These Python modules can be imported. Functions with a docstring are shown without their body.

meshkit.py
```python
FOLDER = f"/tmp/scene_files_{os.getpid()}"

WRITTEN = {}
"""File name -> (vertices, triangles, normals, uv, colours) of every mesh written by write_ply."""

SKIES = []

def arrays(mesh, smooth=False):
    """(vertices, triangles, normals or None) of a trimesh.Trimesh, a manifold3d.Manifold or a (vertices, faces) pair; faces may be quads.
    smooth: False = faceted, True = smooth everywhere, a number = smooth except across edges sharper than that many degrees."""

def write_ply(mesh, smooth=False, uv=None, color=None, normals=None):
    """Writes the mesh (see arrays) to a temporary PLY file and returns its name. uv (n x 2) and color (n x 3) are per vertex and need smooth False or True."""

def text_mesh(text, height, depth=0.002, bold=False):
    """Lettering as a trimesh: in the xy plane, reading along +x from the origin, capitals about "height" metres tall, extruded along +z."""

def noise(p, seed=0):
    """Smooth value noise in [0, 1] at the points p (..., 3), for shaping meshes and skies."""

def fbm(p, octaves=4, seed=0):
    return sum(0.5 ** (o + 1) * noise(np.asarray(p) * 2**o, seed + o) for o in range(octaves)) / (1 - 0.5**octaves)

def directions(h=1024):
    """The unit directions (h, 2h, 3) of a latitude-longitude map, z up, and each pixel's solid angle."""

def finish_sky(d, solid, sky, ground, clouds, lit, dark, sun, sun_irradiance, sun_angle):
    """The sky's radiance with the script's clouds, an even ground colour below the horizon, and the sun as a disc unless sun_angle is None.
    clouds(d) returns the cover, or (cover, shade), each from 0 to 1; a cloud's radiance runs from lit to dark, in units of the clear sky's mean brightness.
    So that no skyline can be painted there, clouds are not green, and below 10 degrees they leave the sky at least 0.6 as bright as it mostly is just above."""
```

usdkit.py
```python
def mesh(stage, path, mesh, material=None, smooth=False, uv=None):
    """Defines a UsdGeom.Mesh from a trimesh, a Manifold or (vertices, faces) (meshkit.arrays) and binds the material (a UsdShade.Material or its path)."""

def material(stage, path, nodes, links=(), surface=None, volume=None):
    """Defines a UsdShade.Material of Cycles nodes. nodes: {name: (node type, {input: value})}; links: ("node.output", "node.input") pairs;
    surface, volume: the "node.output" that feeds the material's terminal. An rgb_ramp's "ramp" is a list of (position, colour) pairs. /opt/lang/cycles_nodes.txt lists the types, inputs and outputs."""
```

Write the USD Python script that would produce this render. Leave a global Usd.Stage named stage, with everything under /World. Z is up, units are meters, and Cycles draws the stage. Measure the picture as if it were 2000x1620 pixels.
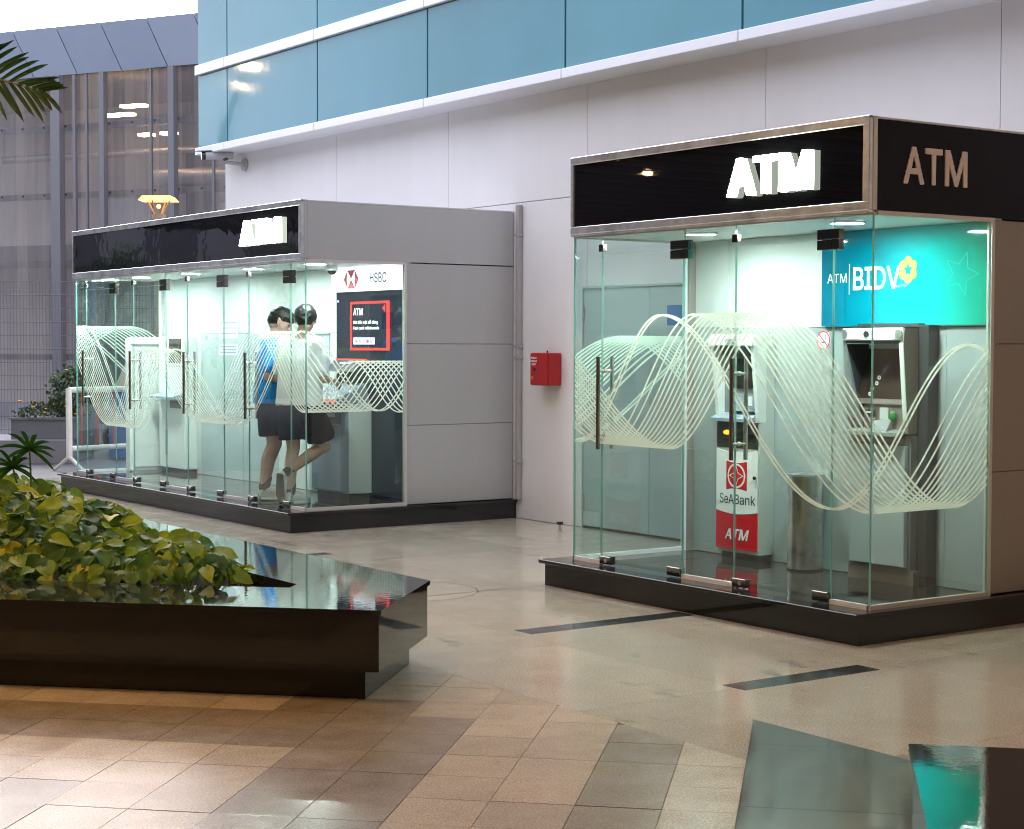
import math, random
import numpy as np
import trimesh, manifold3d, usdkit, meshkit
from shapely.geometry import Polygon, LineString, Point, box as sbox
from shapely.ops import unary_union
from shapely import affinity
from pxr import Usd, UsdGeom, UsdLux, UsdShade, Sdf, Gf, Vt

stage = Usd.Stage.CreateInMemory()
UsdGeom.SetStageUpAxis(stage, UsdGeom.Tokens.z)
UsdGeom.SetStageMetersPerUnit(stage, 1.0)
WORLD = UsdGeom.Xform.Define(stage, '/World').GetPrim()
stage.SetDefaultPrim(WORLD)
UsdGeom.Scope.Define(stage, '/World/Looks')

# ------------------------------------------------------------------ camera
# x runs into the white wall, y runs to the left along it, the camera stands at the origin
EYE = np.array([0.0, 0.0, 1.55])
R_ = np.array([0.81954663, -0.5730085, 0.00214017])
U_ = np.array([0.02168855, 0.03475194, 0.9991606])
W_ = np.array([0.5726019, 0.81881228, -0.04090856])
cam = UsdGeom.Camera.Define(stage, '/World/camera')
M = Gf.Matrix4d(*R_, 0, *U_, 0, *(-W_), 0, *EYE, 1)
cam.AddTransformOp().Set(M)
cam.CreateHorizontalApertureAttr(36.0)
cam.CreateVerticalApertureAttr(36.0 * 829 / 1024)
cam.CreateFocalLengthAttr(36.0 * 3358.836 / 2000)
cam.CreateClippingRangeAttr(Gf.Vec2f(0.05, 500))
EXPOSURE = 2.35
cam.CreateExposureAttr(EXPOSURE)

# ------------------------------------------------------------------ sky and sun (dusk, overcast)
SUN_AZ = math.atan2(0.35, 1.0)       # far left over the hall, behind cloud
SUN_EL = math.radians(32)
dome = UsdLux.DomeLight.Define(stage, '/World/sky')
dome.GetPrim().SetCustomDataByKey('kind', 'structure')
skym = usdkit.material(stage, '/World/Looks/sky_look', {
    's': ('sky_texture', {'sky_type': 'single_scattering', 'sun_disc': False, 'sun_elevation': SUN_EL, 'sun_rotation': SUN_AZ, 'air_density': 1.0, 'aerosol_density': 2.0}),
    'h': ('hsv', {'saturation': 0.62, 'value': 1.0, 'hue': 0.5, 'fac': 1.0}),
    'tc': ('texture_coordinate', {}),
    'n': ('noise_texture', {'scale': 2.2, 'detail': 5.0}),
    'r': ('rgb_ramp', {'ramp': [(0.3, (0.92, 0.93, 1.0)), (0.7, (1.12, 1.1, 1.16))]}),
    'cl': ('mix', {'mix_type': 'mix', 'fac': 0.78, 'color2': (5.3, 5.4, 5.95)}),
    'm': ('mix', {'mix_type': 'multiply', 'fac': 1.0}),
    'b': ('background_shader', {'strength': 0.088})},
    [('s.color', 'h.color'), ('tc.generated', 'n.vector'), ('n.fac', 'r.fac'), ('h.color', 'cl.color1'), ('cl.color', 'm.color1'), ('r.color', 'm.color2'), ('m.color', 'b.color')], surface='b.background')
UsdShade.MaterialBindingAPI.Apply(dome.GetPrim()).Bind(skym)
sun = UsdLux.DistantLight.Define(stage, '/World/sun')
sun.CreateIntensityAttr(0.12); sun.CreateAngleAttr(60.0); sun.CreateNormalizeAttr(True) if hasattr(sun, 'CreateNormalizeAttr') else None
sun.CreateColorAttr(Gf.Vec3f(1.0, 0.93, 0.86))
sd = np.array([math.sin(SUN_AZ) * math.cos(SUN_EL), math.cos(SUN_AZ) * math.cos(SUN_EL), math.sin(SUN_EL)])
zax = sd / np.linalg.norm(sd); xax = np.cross([0, 0, 1.0], zax); xax /= np.linalg.norm(xax); yax = np.cross(zax, xax)
sun.AddTransformOp().Set(Gf.Matrix4d(*xax, 0, *yax, 0, *zax, 0, *(sd * 50), 1))

# ------------------------------------------------------------------ strengths of the lit lamps
KIOSK_LAMP = 80.0      # round ceiling lights in the kiosks
CANOPY_LAMP = 250.0     # warm downlights under the canopy
LETTER = 2.0           # lit sign letters

# ------------------------------------------------------------------ materials
LOOK = '/World/Looks/'
MATS = {}
def mat(name, color, rough=0.5, metal=0.0, var=0.0, scale=6.0, bump=0.0, bscale=40.0, spec=0.5, coat=0.0, emit=None, es=0.0, detail=4.0, bdist=0.01, rvar=0.0, trans=0.0):
    """Principled look whose tone wanders with a noise in world space."""
    n = {'p': ('principled_bsdf', {'base_color': color, 'roughness': rough, 'metallic': metal, 'specular_ior_level': spec, 'coat_weight': coat})}
    l = []
    if emit is not None:
        n['p'][1]['emission_color'] = emit; n['p'][1]['emission_strength'] = es
    if var or bump or rvar:
        n['g'] = ('geometry', {})
    if var:
        c = np.array(color)
        n['n'] = ('noise_texture', {'scale': scale, 'detail': detail, 'roughness': 0.6})
        n['r'] = ('rgb_ramp', {'ramp': [(0.28, tuple(c * (1 - var))), (0.72, tuple(np.minimum(c * (1 + var), 1)))]})
        l += [('g.position', 'n.vector'), ('n.fac', 'r.fac'), ('r.color', 'p.base_color')]
    if bump:
        n['bn'] = ('noise_texture', {'scale': bscale, 'detail': 3.0})
        n['bp'] = ('bump', {'strength': bump, 'distance': bdist})
        l += [('g.position', 'bn.vector'), ('bn.fac', 'bp.height'), ('bp.normal', 'p.normal')]
    if rvar:
        n['rn'] = ('noise_texture', {'scale': 3.0, 'detail': 5.0, 'roughness': 0.65})
        n['rr'] = ('map_range', {'from_min': 0.3, 'from_max': 0.7, 'to_min': max(rough - rvar, 0.0), 'to_max': rough + rvar})
        l += [('g.position', 'rn.vector'), ('rn.fac', 'rr.value'), ('rr.result', 'p.roughness')]
    out = 'p.BSDF'
    if trans:
        n['t'] = ('translucent_bsdf', {'color': color}); n['x'] = ('mix_closure', {'fac': trans})
        l += [('p.BSDF', 'x.closure1'), ('t.BSDF', 'x.closure2')]
        if var: l.append(('r.color', 't.color'))
        out = 'x.closure'
    MATS[name] = usdkit.material(stage, LOOK + name, n, l, surface=out)
    return MATS[name]

def glow(name, color, strength):
    MATS[name] = usdkit.material(stage, LOOK + name, {'e': ('emission', {'color': color, 'strength': strength})}, [], surface='e.emission')

def granite(name, base, dark, light, rough, rvar=0.06, blotch=0.1, fleck=260.0, spec=0.5, stain=0.0):
    """Fine speckled stone: flecks from two noises, slow blotches, slight wear in the polish."""
    b = np.array(base)
    MATS[name] = usdkit.material(stage, LOOK + name, {
        'g': ('geometry', {}), 'o': ('object_info', {}),
        'n1': ('noise_texture', {'scale': fleck, 'detail': 2.0, 'roughness': 0.7}),
        'r1': ('rgb_ramp', {'ramp': [(0.32, dark), (0.45, tuple(b * 0.97)), (0.56, tuple(b * 1.03)), (0.7, light)]}),
        'n2': ('noise_texture', {'scale': 1.7, 'detail': 6.0, 'roughness': 0.62}),
        'r2': ('rgb_ramp', {'ramp': [(0.25, (1 - blotch,) * 3), (0.75, (1 + blotch,) * 3)]}),
        'm': ('mix', {'mix_type': 'multiply', 'fac': 1.0}),
        'mr': ('map_range', {'from_min': 0.0, 'from_max': 1.0, 'to_min': 0.9, 'to_max': 1.1}),
        'cc': ('combine_color', {}),
        'm2': ('mix', {'mix_type': 'multiply', 'fac': 1.0}), 'm3': ('mix', {'mix_type': 'multiply', 'fac': 1.0}),
        'sm': ('mapping', {'scale': (1.0, 0.45, 1.0), 'rotation': (0, 0, 0.3)}), 'sn': ('noise_texture', {'scale': 3.4, 'detail': 7.0, 'roughness': 0.66}),
        'sr': ('rgb_ramp', {'ramp': [(0.0, (1 - stain,) * 3), (0.33, (1 - stain,) * 3), (0.40, (1, 1, 1)), (1.0, (1, 1, 1))]}),
        'n3': ('noise_texture', {'scale': 4.5, 'detail': 6.0, 'roughness': 0.7}),
        'rr': ('map_range', {'from_min': 0.3, 'from_max': 0.7, 'to_min': max(rough - rvar, 0.01), 'to_max': rough + rvar}),
        'n4': ('noise_texture', {'scale': 30.0, 'detail': 3.0}),
        'bp': ('bump', {'strength': 0.05, 'distance': 0.004}),
        'p': ('principled_bsdf', {'specular_ior_level': spec})},
        [('g.position', 'n1.vector'), ('n1.fac', 'r1.fac'), ('g.position', 'n2.vector'), ('n2.fac', 'r2.fac'), ('r1.color', 'm.color1'), ('r2.color', 'm.color2'),
         ('o.random', 'mr.value'), ('mr.result', 'cc.r'), ('mr.result', 'cc.g'), ('mr.result', 'cc.b'), ('m.color', 'm2.color1'), ('cc.color', 'm2.color2'), ('m2.color', 'm3.color1'), ('g.position', 'sm.vector'), ('sm.vector', 'sn.vector'), ('sn.fac', 'sr.fac'), ('sr.color', 'm3.color2'), ('m3.color', 'p.base_color'),
         ('g.position', 'n3.vector'), ('n3.fac', 'rr.value'), ('rr.result', 'p.roughness'), ('g.position', 'n4.vector'), ('n4.fac', 'bp.height'), ('bp.normal', 'p.normal')], surface='p.BSDF')

granite('granite_light', (0.46, 0.375, 0.275), (0.22, 0.165, 0.125), (0.70, 0.62, 0.54), 0.26, blotch=0.06, fleck=120.0, spec=0.32)
granite('granite_brown', (0.27, 0.212, 0.158), (0.12, 0.09, 0.07), (0.44, 0.37, 0.31), 0.25, blotch=0.06, fleck=120.0, spec=0.32)
granite('granite_main', (0.43, 0.375, 0.295), (0.21, 0.175, 0.145), (0.68, 0.62, 0.55), 0.135, rvar=0.06, blotch=0.07, fleck=110.0, stain=0.35)
granite('granite_black', (0.012, 0.012, 0.013), (0.006, 0.006, 0.006), (0.03, 0.03, 0.032), 0.05, rvar=0.03)
granite('granite_mirror', (0.010, 0.010, 0.011), (0.006, 0.006, 0.006), (0.02, 0.02, 0.022), 0.012, rvar=0.012)
granite('granite_slab', (0.085, 0.105, 0.102), (0.05, 0.06, 0.058), (0.14, 0.16, 0.156), 0.10, rvar=0.04, blotch=0.08)
granite('granite_dark_inlay', (0.03, 0.033, 0.034), (0.015, 0.015, 0.015), (0.06, 0.06, 0.06), 0.12)
mat('joint', (0.20, 0.165, 0.135), 0.8)
mat('ground_far', (0.15, 0.15, 0.16), 0.35, var=0.15, scale=2.0)
mat('asphalt', (0.07, 0.07, 0.075), 0.7, var=0.2, scale=5.0)
def weathered(name, color, rough, streak, grime, z0, z1):
    """Painted sheet with faint rain streaks, cloudy wear and splash dirt that thins out upwards."""
    c = np.array(color)
    MATS[name] = usdkit.material(stage, LOOK + name, {
        'g': ('geometry', {}), 'mp': ('mapping', {'scale': (5.0, 5.0, 0.22)}), 'n1': ('noise_texture', {'scale': 1.6, 'detail': 6.0, 'roughness': 0.65}),
        'r1': ('rgb_ramp', {'ramp': [(0.25, tuple(c * (1 - streak))), (0.6, tuple(c)), (0.8, tuple(np.minimum(c * (1 + streak * 0.4), 1)))]}),
        'n2': ('noise_texture', {'scale': 0.8, 'detail': 7.0, 'roughness': 0.6}), 'r2': ('rgb_ramp', {'ramp': [(0.3, (0.95,) * 3), (0.7, (1.02,) * 3)]}),
        'm1': ('mix', {'mix_type': 'multiply', 'fac': 1.0}), 's': ('separate_xyz', {}), 'zr': ('map_range', {'from_min': z0, 'from_max': z1, 'to_min': 0.62, 'to_max': 0.0, 'clamp': True}),
        'n3': ('noise_texture', {'scale': 7.0, 'detail': 7.0, 'roughness': 0.7}), 'mm': ('math', {'math_type': 'multiply'}),
        'm2': ('mix', {'mix_type': 'mix', 'color2': tuple(c * np.array((0.62, 0.57, 0.52)) * (1 - grime) + c * 0.1)}),
        'n4': ('noise_texture', {'scale': 2.5, 'detail': 2.0}), 'bp': ('bump', {'strength': 0.06, 'distance': 0.03}),
        'n5': ('noise_texture', {'scale': 4.0, 'detail': 6.0, 'roughness': 0.7}), 'rr': ('map_range', {'from_min': 0.3, 'from_max': 0.7, 'to_min': rough - 0.07, 'to_max': rough + 0.08}),
        'p': ('principled_bsdf', {'specular_ior_level': 0.45})},
        [('g.position', 'mp.vector'), ('mp.vector', 'n1.vector'), ('n1.fac', 'r1.fac'), ('g.position', 'n2.vector'), ('n2.fac', 'r2.fac'), ('r1.color', 'm1.color1'), ('r2.color', 'm1.color2'),
         ('g.position', 's.vector'), ('s.z', 'zr.value'), ('g.position', 'n3.vector'), ('zr.result', 'mm.value1'), ('n3.fac', 'mm.value2'), ('mm.value', 'm2.fac'), ('m1.color', 'm2.color1'), ('m2.color', 'p.base_color'),
         ('g.position', 'n4.vector'), ('n4.fac', 'bp.height'), ('bp.normal', 'p.normal'), ('g.position', 'n5.vector'), ('n5.fac', 'rr.value'), ('rr.result', 'p.roughness')], surface='p.BSDF')
weathered('white_wall', (0.78, 0.77, 0.775), 0.52, 0.022, 0.1, 0.0, 0.40)
mat('wall_joint', (0.16, 0.16, 0.18), 0.8)
mat('white_metal', (0.78, 0.79, 0.83), 0.35)
mat('curtain_glass', (0.055, 0.215, 0.27), 0.05, spec=0.33, var=0.10, scale=0.5, bump=0.010, bscale=0.9, bdist=0.3)
mat('curtain_glass_b', (0.066, 0.235, 0.285), 0.05, spec=0.33, var=0.10, scale=0.6, bump=0.010, bscale=0.8, bdist=0.3)
mat('gasket', (0.03, 0.035, 0.04), 0.6)
weathered('kiosk_gray', (0.43, 0.43, 0.425), 0.40, 0.03, 0.1, 0.15, 0.45)
weathered('kiosk_taupe', (0.30, 0.265, 0.24), 0.38, 0.03, 0.1, 0.15, 0.45)
mat('panel_pale', (0.62, 0.67, 0.655), 0.42, var=0.03, scale=2.0)
mat('panel_mid', (0.33, 0.39, 0.40), 0.40, var=0.03, scale=2.0)
mat('panel_door', (0.42, 0.50, 0.505), 0.40, var=0.03, scale=2.0)
mat('ceiling_white', (0.62, 0.66, 0.65), 0.5)
mat('stainless', (0.80, 0.81, 0.83), 0.30, metal=1.0, var=0.14, scale=7.0, bump=0.06, bscale=14, rvar=0.06)
mat('brushed_steel', (0.86, 0.82, 0.76), 0.24, metal=1.0, var=0.1, scale=20.0, rvar=0.05)
mat('dark_chrome', (0.24, 0.22, 0.20), 0.12, metal=1.0)
mat('bronze_steel', (0.36, 0.29, 0.24), 0.25, metal=1.0)
mat('fascia_black', (0.008, 0.008, 0.010), 0.012, bump=0.010, bscale=1.6, bdist=0.05)
mat('fascia_wavy', (0.008, 0.008, 0.010), 0.008, bump=0.05, bscale=2.2, bdist=0.05)
mat('vinyl_black', (0.009, 0.009, 0.015), 0.30, var=0.1, scale=3.0, spec=0.15)
mat('letter_side', (0.78, 0.66, 0.60), 0.5)
mat('aluminium', (0.66, 0.65, 0.63), 0.35, metal=0.6)
mat('sill_alu', (0.62, 0.58, 0.54), 0.35, metal=0.3)
glow('lamp_white', (0.90, 1.0, 0.95), KIOSK_LAMP)
glow('lamp_warm', (1.0, 0.60, 0.26), CANOPY_LAMP)
glow('lamp_warm_dim', (1.0, 0.66, 0.42), CANOPY_LAMP * 0.22)
glow('letter_glow', (0.93, 1.0, 0.86), LETTER)
glow('street_glow', (1.0, 0.45, 0.10), 1.1)
glow('letter_side_glow', (0.88, 1.0, 0.82), 1.35)
glow('strip_glow', (1.0, 0.70, 0.40), 3.0)
glow('far_lamp_glow', (1.0, 0.75, 0.4), 45.0)
glow('sign_glow', (0.84, 0.88, 1.0), 0.5)
glow('screen_white', (0.88, 0.92, 1.0), 0.45)
glow('screen_red', (1.0, 0.07, 0.06), 0.40)
glow('screen_dark', (0.03, 0.035, 0.10), 0.35)
glow('orange_light', (1.0, 0.36, 0.02), 0.55)
glow('red_strip', (1.0, 0.14, 0.09), 0.38)
mat('print_red', (0.62, 0.03, 0.06), 0.4)
mat('logo_red', (0.60, 0.02, 0.03), 0.35)
mat('print_dark', (0.05, 0.06, 0.07), 0.5)
mat('print_white', (0.82, 0.84, 0.84), 0.45)
mat('print_yellow', (0.85, 0.66, 0.12), 0.45)
mat('print_gray', (0.34, 0.36, 0.42), 0.5)
mat('print_orange', (0.75, 0.32, 0.03), 0.5)
mat('print_black', (0.02, 0.02, 0.02), 0.5)
mat('atm_white', (0.70, 0.74, 0.72), 0.35, var=0.02, scale=3.0)
mat('atm_body', (0.52, 0.56, 0.53), 0.4, var=0.03, scale=3.0)
mat('atm_red', (0.58, 0.012, 0.02), 0.3, var=0.05, scale=3.0)
mat('atm_dark', (0.045, 0.05, 0.055), 0.35)
mat('atm_gray', (0.19, 0.21, 0.215), 0.4, var=0.03, scale=4.0)
mat('atm_blue_gray', (0.17, 0.205, 0.25), 0.4, var=0.03, scale=4.0)
mat('atm_olive', (0.22, 0.20, 0.165), 0.4)
mat('atm_taupe', (0.20, 0.17, 0.15), 0.4)
mat('atm_shelf', (0.30, 0.36, 0.42), 0.4)
mat('screen_off', (0.035, 0.024, 0.018), 0.06)
mat('black_gloss', (0.012, 0.016, 0.028), 0.04)
mat('black_matt', (0.015, 0.015, 0.016), 0.5)
mat('green_plastic', (0.02, 0.22, 0.05), 0.4)
mat('lens_glass', (0.01, 0.01, 0.012), 0.03)
mat('camera_gray', (0.36, 0.36, 0.38), 0.45)
mat('fire_red', (0.40, 0.010, 0.014), 0.35, var=0.08, scale=14.0)
mat('shield_gray', (0.20, 0.22, 0.21), 0.35)
mat('pipe_gray', (0.36, 0.34, 0.33), 0.5, var=0.05, scale=5.0)
mat('paper', (0.72, 0.78, 0.95), 0.6)
mat('fence_gray', (0.16, 0.17, 0.22), 0.5)
mat('fence_wire', (0.13, 0.12, 0.14), 0.5)
mat('hall_band', (0.22, 0.265, 0.335), 0.4, var=0.05, scale=0.6)
mat('hall_band_b', (0.24, 0.285, 0.355), 0.4, var=0.05, scale=0.6)
mat('hall_steel', (0.125, 0.125, 0.14), 0.5)
mat('hall_inner', (0.60, 0.55, 0.52), 0.7, var=0.18, scale=0.5)
mat('hall_dark', (0.16, 0.15, 0.16), 0.7, var=0.2, scale=0.8)
mat('hall_duct', (0.48, 0.46, 0.47), 0.35, metal=0.7, var=0.1, scale=2.0)
mat('canopy_dark', (0.022, 0.022, 0.026), 0.5)
mat('canopy_slat', (0.34, 0.32, 0.32), 0.5)
mat('far_building', (0.05, 0.052, 0.06), 0.6, var=0.3, scale=0.3)
mat('lamp_post', (0.30, 0.22, 0.14), 0.45)
mat('lamp_dark', (0.05, 0.05, 0.05), 0.4)
mat('planter_gray', (0.14, 0.145, 0.16), 0.6, var=0.15, scale=3.0)
mat('ledge_gray', (0.20, 0.195, 0.22), 0.6, var=0.1, scale=2.0)
mat('soil', (0.035, 0.025, 0.018), 0.95, var=0.4, scale=20, bump=0.5, bscale=50)
mat('barrier_white', (0.72, 0.70, 0.66), 0.45, var=0.06, scale=7.0)
mat('barrier_red', (0.48, 0.06, 0.05), 0.5)
mat('drum_blue', (0.02, 0.13, 0.42), 0.4)
mat('tarp_tan', (0.48, 0.40, 0.30), 0.7, var=0.2, scale=4.0)
mat('rubber_dark_groove', (0.07, 0.055, 0.045), 0.7)
mat('rubber_dark', (0.025, 0.025, 0.028), 0.6)
mat('skin', (0.53, 0.33, 0.24), 0.5, var=0.06, scale=9.0)
mat('skin_b', (0.50, 0.31, 0.23), 0.5, var=0.06, scale=9.0)
mat('hair_black', (0.010, 0.009, 0.010), 0.5, spec=0.35, bump=0.5, bscale=160, bdist=0.004)
mat('tee_white', (0.86, 0.87, 0.90), 0.8, spec=0.1, var=0.03, scale=4, bump=0.35, bscale=9, bdist=0.03)
mat('tee_blue', (0.04, 0.33, 0.82), 0.75, spec=0.1, var=0.2, scale=7, bump=0.35, bscale=9, bdist=0.03)
mat('shorts_black', (0.006, 0.008, 0.007), 0.8, spec=0.06, bump=0.4, bscale=9, bdist=0.03)
mat('shorts_navy', (0.006, 0.007, 0.010), 0.8, spec=0.06, bump=0.4, bscale=9, bdist=0.03)
mat('sock_dark', (0.02, 0.018, 0.02), 0.85)
mat('shoe_white', (0.60, 0.63, 0.60), 0.6, var=0.1, scale=20)
mat('shoe_sole', (0.68, 0.70, 0.68), 0.6)
mat('sole_dark', (0.02, 0.02, 0.022), 0.7)
mat('stem_green', (0.09, 0.15, 0.03), 0.5)
mat('palm_stem', (0.16, 0.18, 0.06), 0.5)
mat('palm_trunk', (0.16, 0.13, 0.10), 0.8, var=0.3, scale=12)
LEAF = []
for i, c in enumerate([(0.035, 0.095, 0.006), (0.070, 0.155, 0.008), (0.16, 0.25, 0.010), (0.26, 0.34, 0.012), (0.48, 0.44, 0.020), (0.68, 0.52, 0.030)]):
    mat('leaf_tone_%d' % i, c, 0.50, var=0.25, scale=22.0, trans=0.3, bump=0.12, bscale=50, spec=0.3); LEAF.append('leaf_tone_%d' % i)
mat('palm_leaf', (0.012, 0.052, 0.010), 0.35, var=0.25, scale=10.0, trans=0.2)
mat('palm_leaf_b', (0.045, 0.085, 0.014), 0.35, var=0.25, scale=10.0, trans=0.2)
mat('philo_leaf', (0.035, 0.115, 0.018), 0.32, var=0.2, scale=12.0, trans=0.18)
mat('shrub_leaf', (0.022, 0.050, 0.014), 0.5, var=0.3, scale=6.0, trans=0.15)
mat('shrub_leaf_b', (0.045, 0.085, 0.02), 0.5, var=0.3, scale=6.0, trans=0.15)
mat('flower_orange', (0.75, 0.26, 0.02), 0.6)
mat('bag_plastic', (0.5, 0.5, 0.46), 0.5)
mat('rope_dark', (0.06, 0.05, 0.05), 0.6)

# clear toughened glass: greenish pass-through with a fresnel mirror on each face
MATS['clear_glass'] = usdkit.material(stage, LOOK + 'clear_glass', {
    't': ('transparent_bsdf', {'color': (0.915, 0.976, 0.957)}), 'g': ('glossy_bsdf', {'color': (1, 1, 1), 'roughness': 0.0}),
    'ge': ('geometry', {}), 'io': ('map_range', {'from_min': 0.0, 'from_max': 1.0, 'to_min': 1.5, 'to_max': 0.66667}), 'f': ('fresnel', {}), 'x': ('mix_closure', {})},
    [('ge.backfacing', 'io.value'), ('io.result', 'f.IOR'), ('f.fac', 'x.fac'), ('t.BSDF', 'x.closure1'), ('g.BSDF', 'x.closure2')], surface='x.closure')
MATS['glass_edge'] = usdkit.material(stage, LOOK + 'glass_edge', {
    'd': ('diffuse_bsdf', {'color': (0.34, 0.54, 0.49)}), 't': ('translucent_bsdf', {'color': (0.50, 0.78, 0.72)}), 'x': ('mix_closure', {'fac': 0.6}),
    'g': ('glossy_bsdf', {'roughness': 0.08}), 'y': ('mix_closure', {'fac': 0.12})},
    [('d.BSDF', 'x.closure1'), ('t.BSDF', 'x.closure2'), ('x.closure', 'y.closure1'), ('g.BSDF', 'y.closure2')], surface='y.closure')
MATS['frosted_film'] = usdkit.material(stage, LOOK + 'frosted_film', {
    'd': ('diffuse_bsdf', {'color': (0.88, 0.90, 0.84)}), 't': ('translucent_bsdf', {'color': (0.92, 0.96, 0.89)}), 'x': ('mix_closure', {'fac': 0.6})},
    [('d.BSDF', 'x.closure1'), ('t.BSDF', 'x.closure2')], surface='x.closure')
# translucent ribbed sheet of the far hall: part see-through, part milky
def sheet(name, c, see):
    MATS[name] = usdkit.material(stage, LOOK + name, {
        'g': ('geometry', {}), 'mp': ('mapping', {'scale': (0.9, 0.9, 0.12)}), 'n': ('noise_texture', {'scale': 2.0, 'detail': 5.0}),
        'r': ('rgb_ramp', {'ramp': [(0.3, tuple(np.array(c) * 0.8)), (0.7, tuple(np.array(c) * 1.2))]}),
        'd': ('diffuse_bsdf', {}), 'l': ('translucent_bsdf', {}), 'a': ('mix_closure', {'fac': 0.5}),
        't': ('transparent_bsdf', {'color': (0.9, 0.88, 0.88)}), 'b': ('mix_closure', {'fac': see})},
        [('g.position', 'mp.vector'), ('mp.vector', 'n.vector'), ('n.fac', 'r.fac'), ('r.color', 'd.color'), ('r.color', 'l.color'), ('d.BSDF', 'a.closure1'), ('l.BSDF', 'a.closure2'),
         ('a.closure', 'b.closure1'), ('t.BSDF', 'b.closure2')], surface='b.closure')
sheet('sheet_a', (0.34, 0.325, 0.325), 0.44); sheet('sheet_b', (0.42, 0.39, 0.38), 0.36); sheet('sheet_c', (0.27, 0.262, 0.272), 0.54)
# printed blue to green panel of the right kiosk: the print itself runs from blue to green along y
MATS['teal_print'] = usdkit.material(stage, LOOK + 'teal_print', {
    'g': ('geometry', {}), 's': ('separate_xyz', {}), 'm': ('map_range', {'from_min': 7.60, 'from_max': 6.25, 'to_min': 0.0, 'to_max': 1.0}),
    'r': ('rgb_ramp', {'ramp': [(0.0, (0.0, 0.16, 0.27)), (0.25, (0.0, 0.27, 0.40)), (0.55, (0.0, 0.46, 0.52)), (0.8, (0.0, 0.42, 0.36)), (1.0, (0.0, 0.36, 0.22))]}),
    'p': ('principled_bsdf', {'roughness': 0.05})},
    [('g.position', 's.vector'), ('s.y', 'm.value'), ('m.result', 'r.fac'), ('r.color', 'p.base_color')], surface='p.BSDF')
mat('teal_line', (0.03, 0.55, 0.48), 0.2)

# ------------------------------------------------------------------ scene helpers
COUNT = {}
ORIGIN = {}
def free(path):
    n = COUNT.get(path, 0); COUNT[path] = n + 1
    return path if n == 0 else '%s_%03d' % (path, n)
def tag(prim, label=None, cat=None, group=None, kind=None):
    for k, v in (('label', label), ('category', cat), ('group', group), ('kind', kind)):
        if v: prim.SetCustomDataByKey(k, v)
    return prim
def thing(name, label, cat, loc=(0, 0, 0), rz=0, group=None, kind=None):
    path = free('/World/' + name)
    x = UsdGeom.Xform.Define(stage, path)
    x.AddTranslateOp().Set(Gf.Vec3d(*map(float, loc)))
    if rz: x.AddRotateZOp().Set(float(rz))
    ORIGIN[path] = np.array(loc, float)
    tag(x.GetPrim(), label, cat, group, kind)
    return path
def _arr(mesh):
    if isinstance(mesh, (list, tuple)) and len(mesh) and not isinstance(mesh[0], np.ndarray):
        mesh = trimesh.util.concatenate([as_tm(m) for m in mesh])
    return mesh
def as_tm(m):
    if hasattr(m, 'to_mesh'):
        q = m.to_mesh(); return trimesh.Trimesh(q.vert_properties[:, :3], q.tri_verts, process=False)
    return m
def part(parent, name, mesh, material, smooth=False, label=None, kind=None):
    """A part: geometry is given in world metres and stored relative to its thing."""
    path = free(parent + '/' + name)
    mesh = as_tm(_arr(mesh))
    root = '/'.join(parent.split('/')[:3])
    o = ORIGIN.get(root, np.zeros(3))
    if np.any(o):
        mesh = mesh.copy(); mesh.apply_translation(-o)
    m = usdkit.mesh(stage, path, mesh, MATS[material], smooth=smooth)
    tag(m.GetPrim(), label, None, None, kind)
    return path
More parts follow.
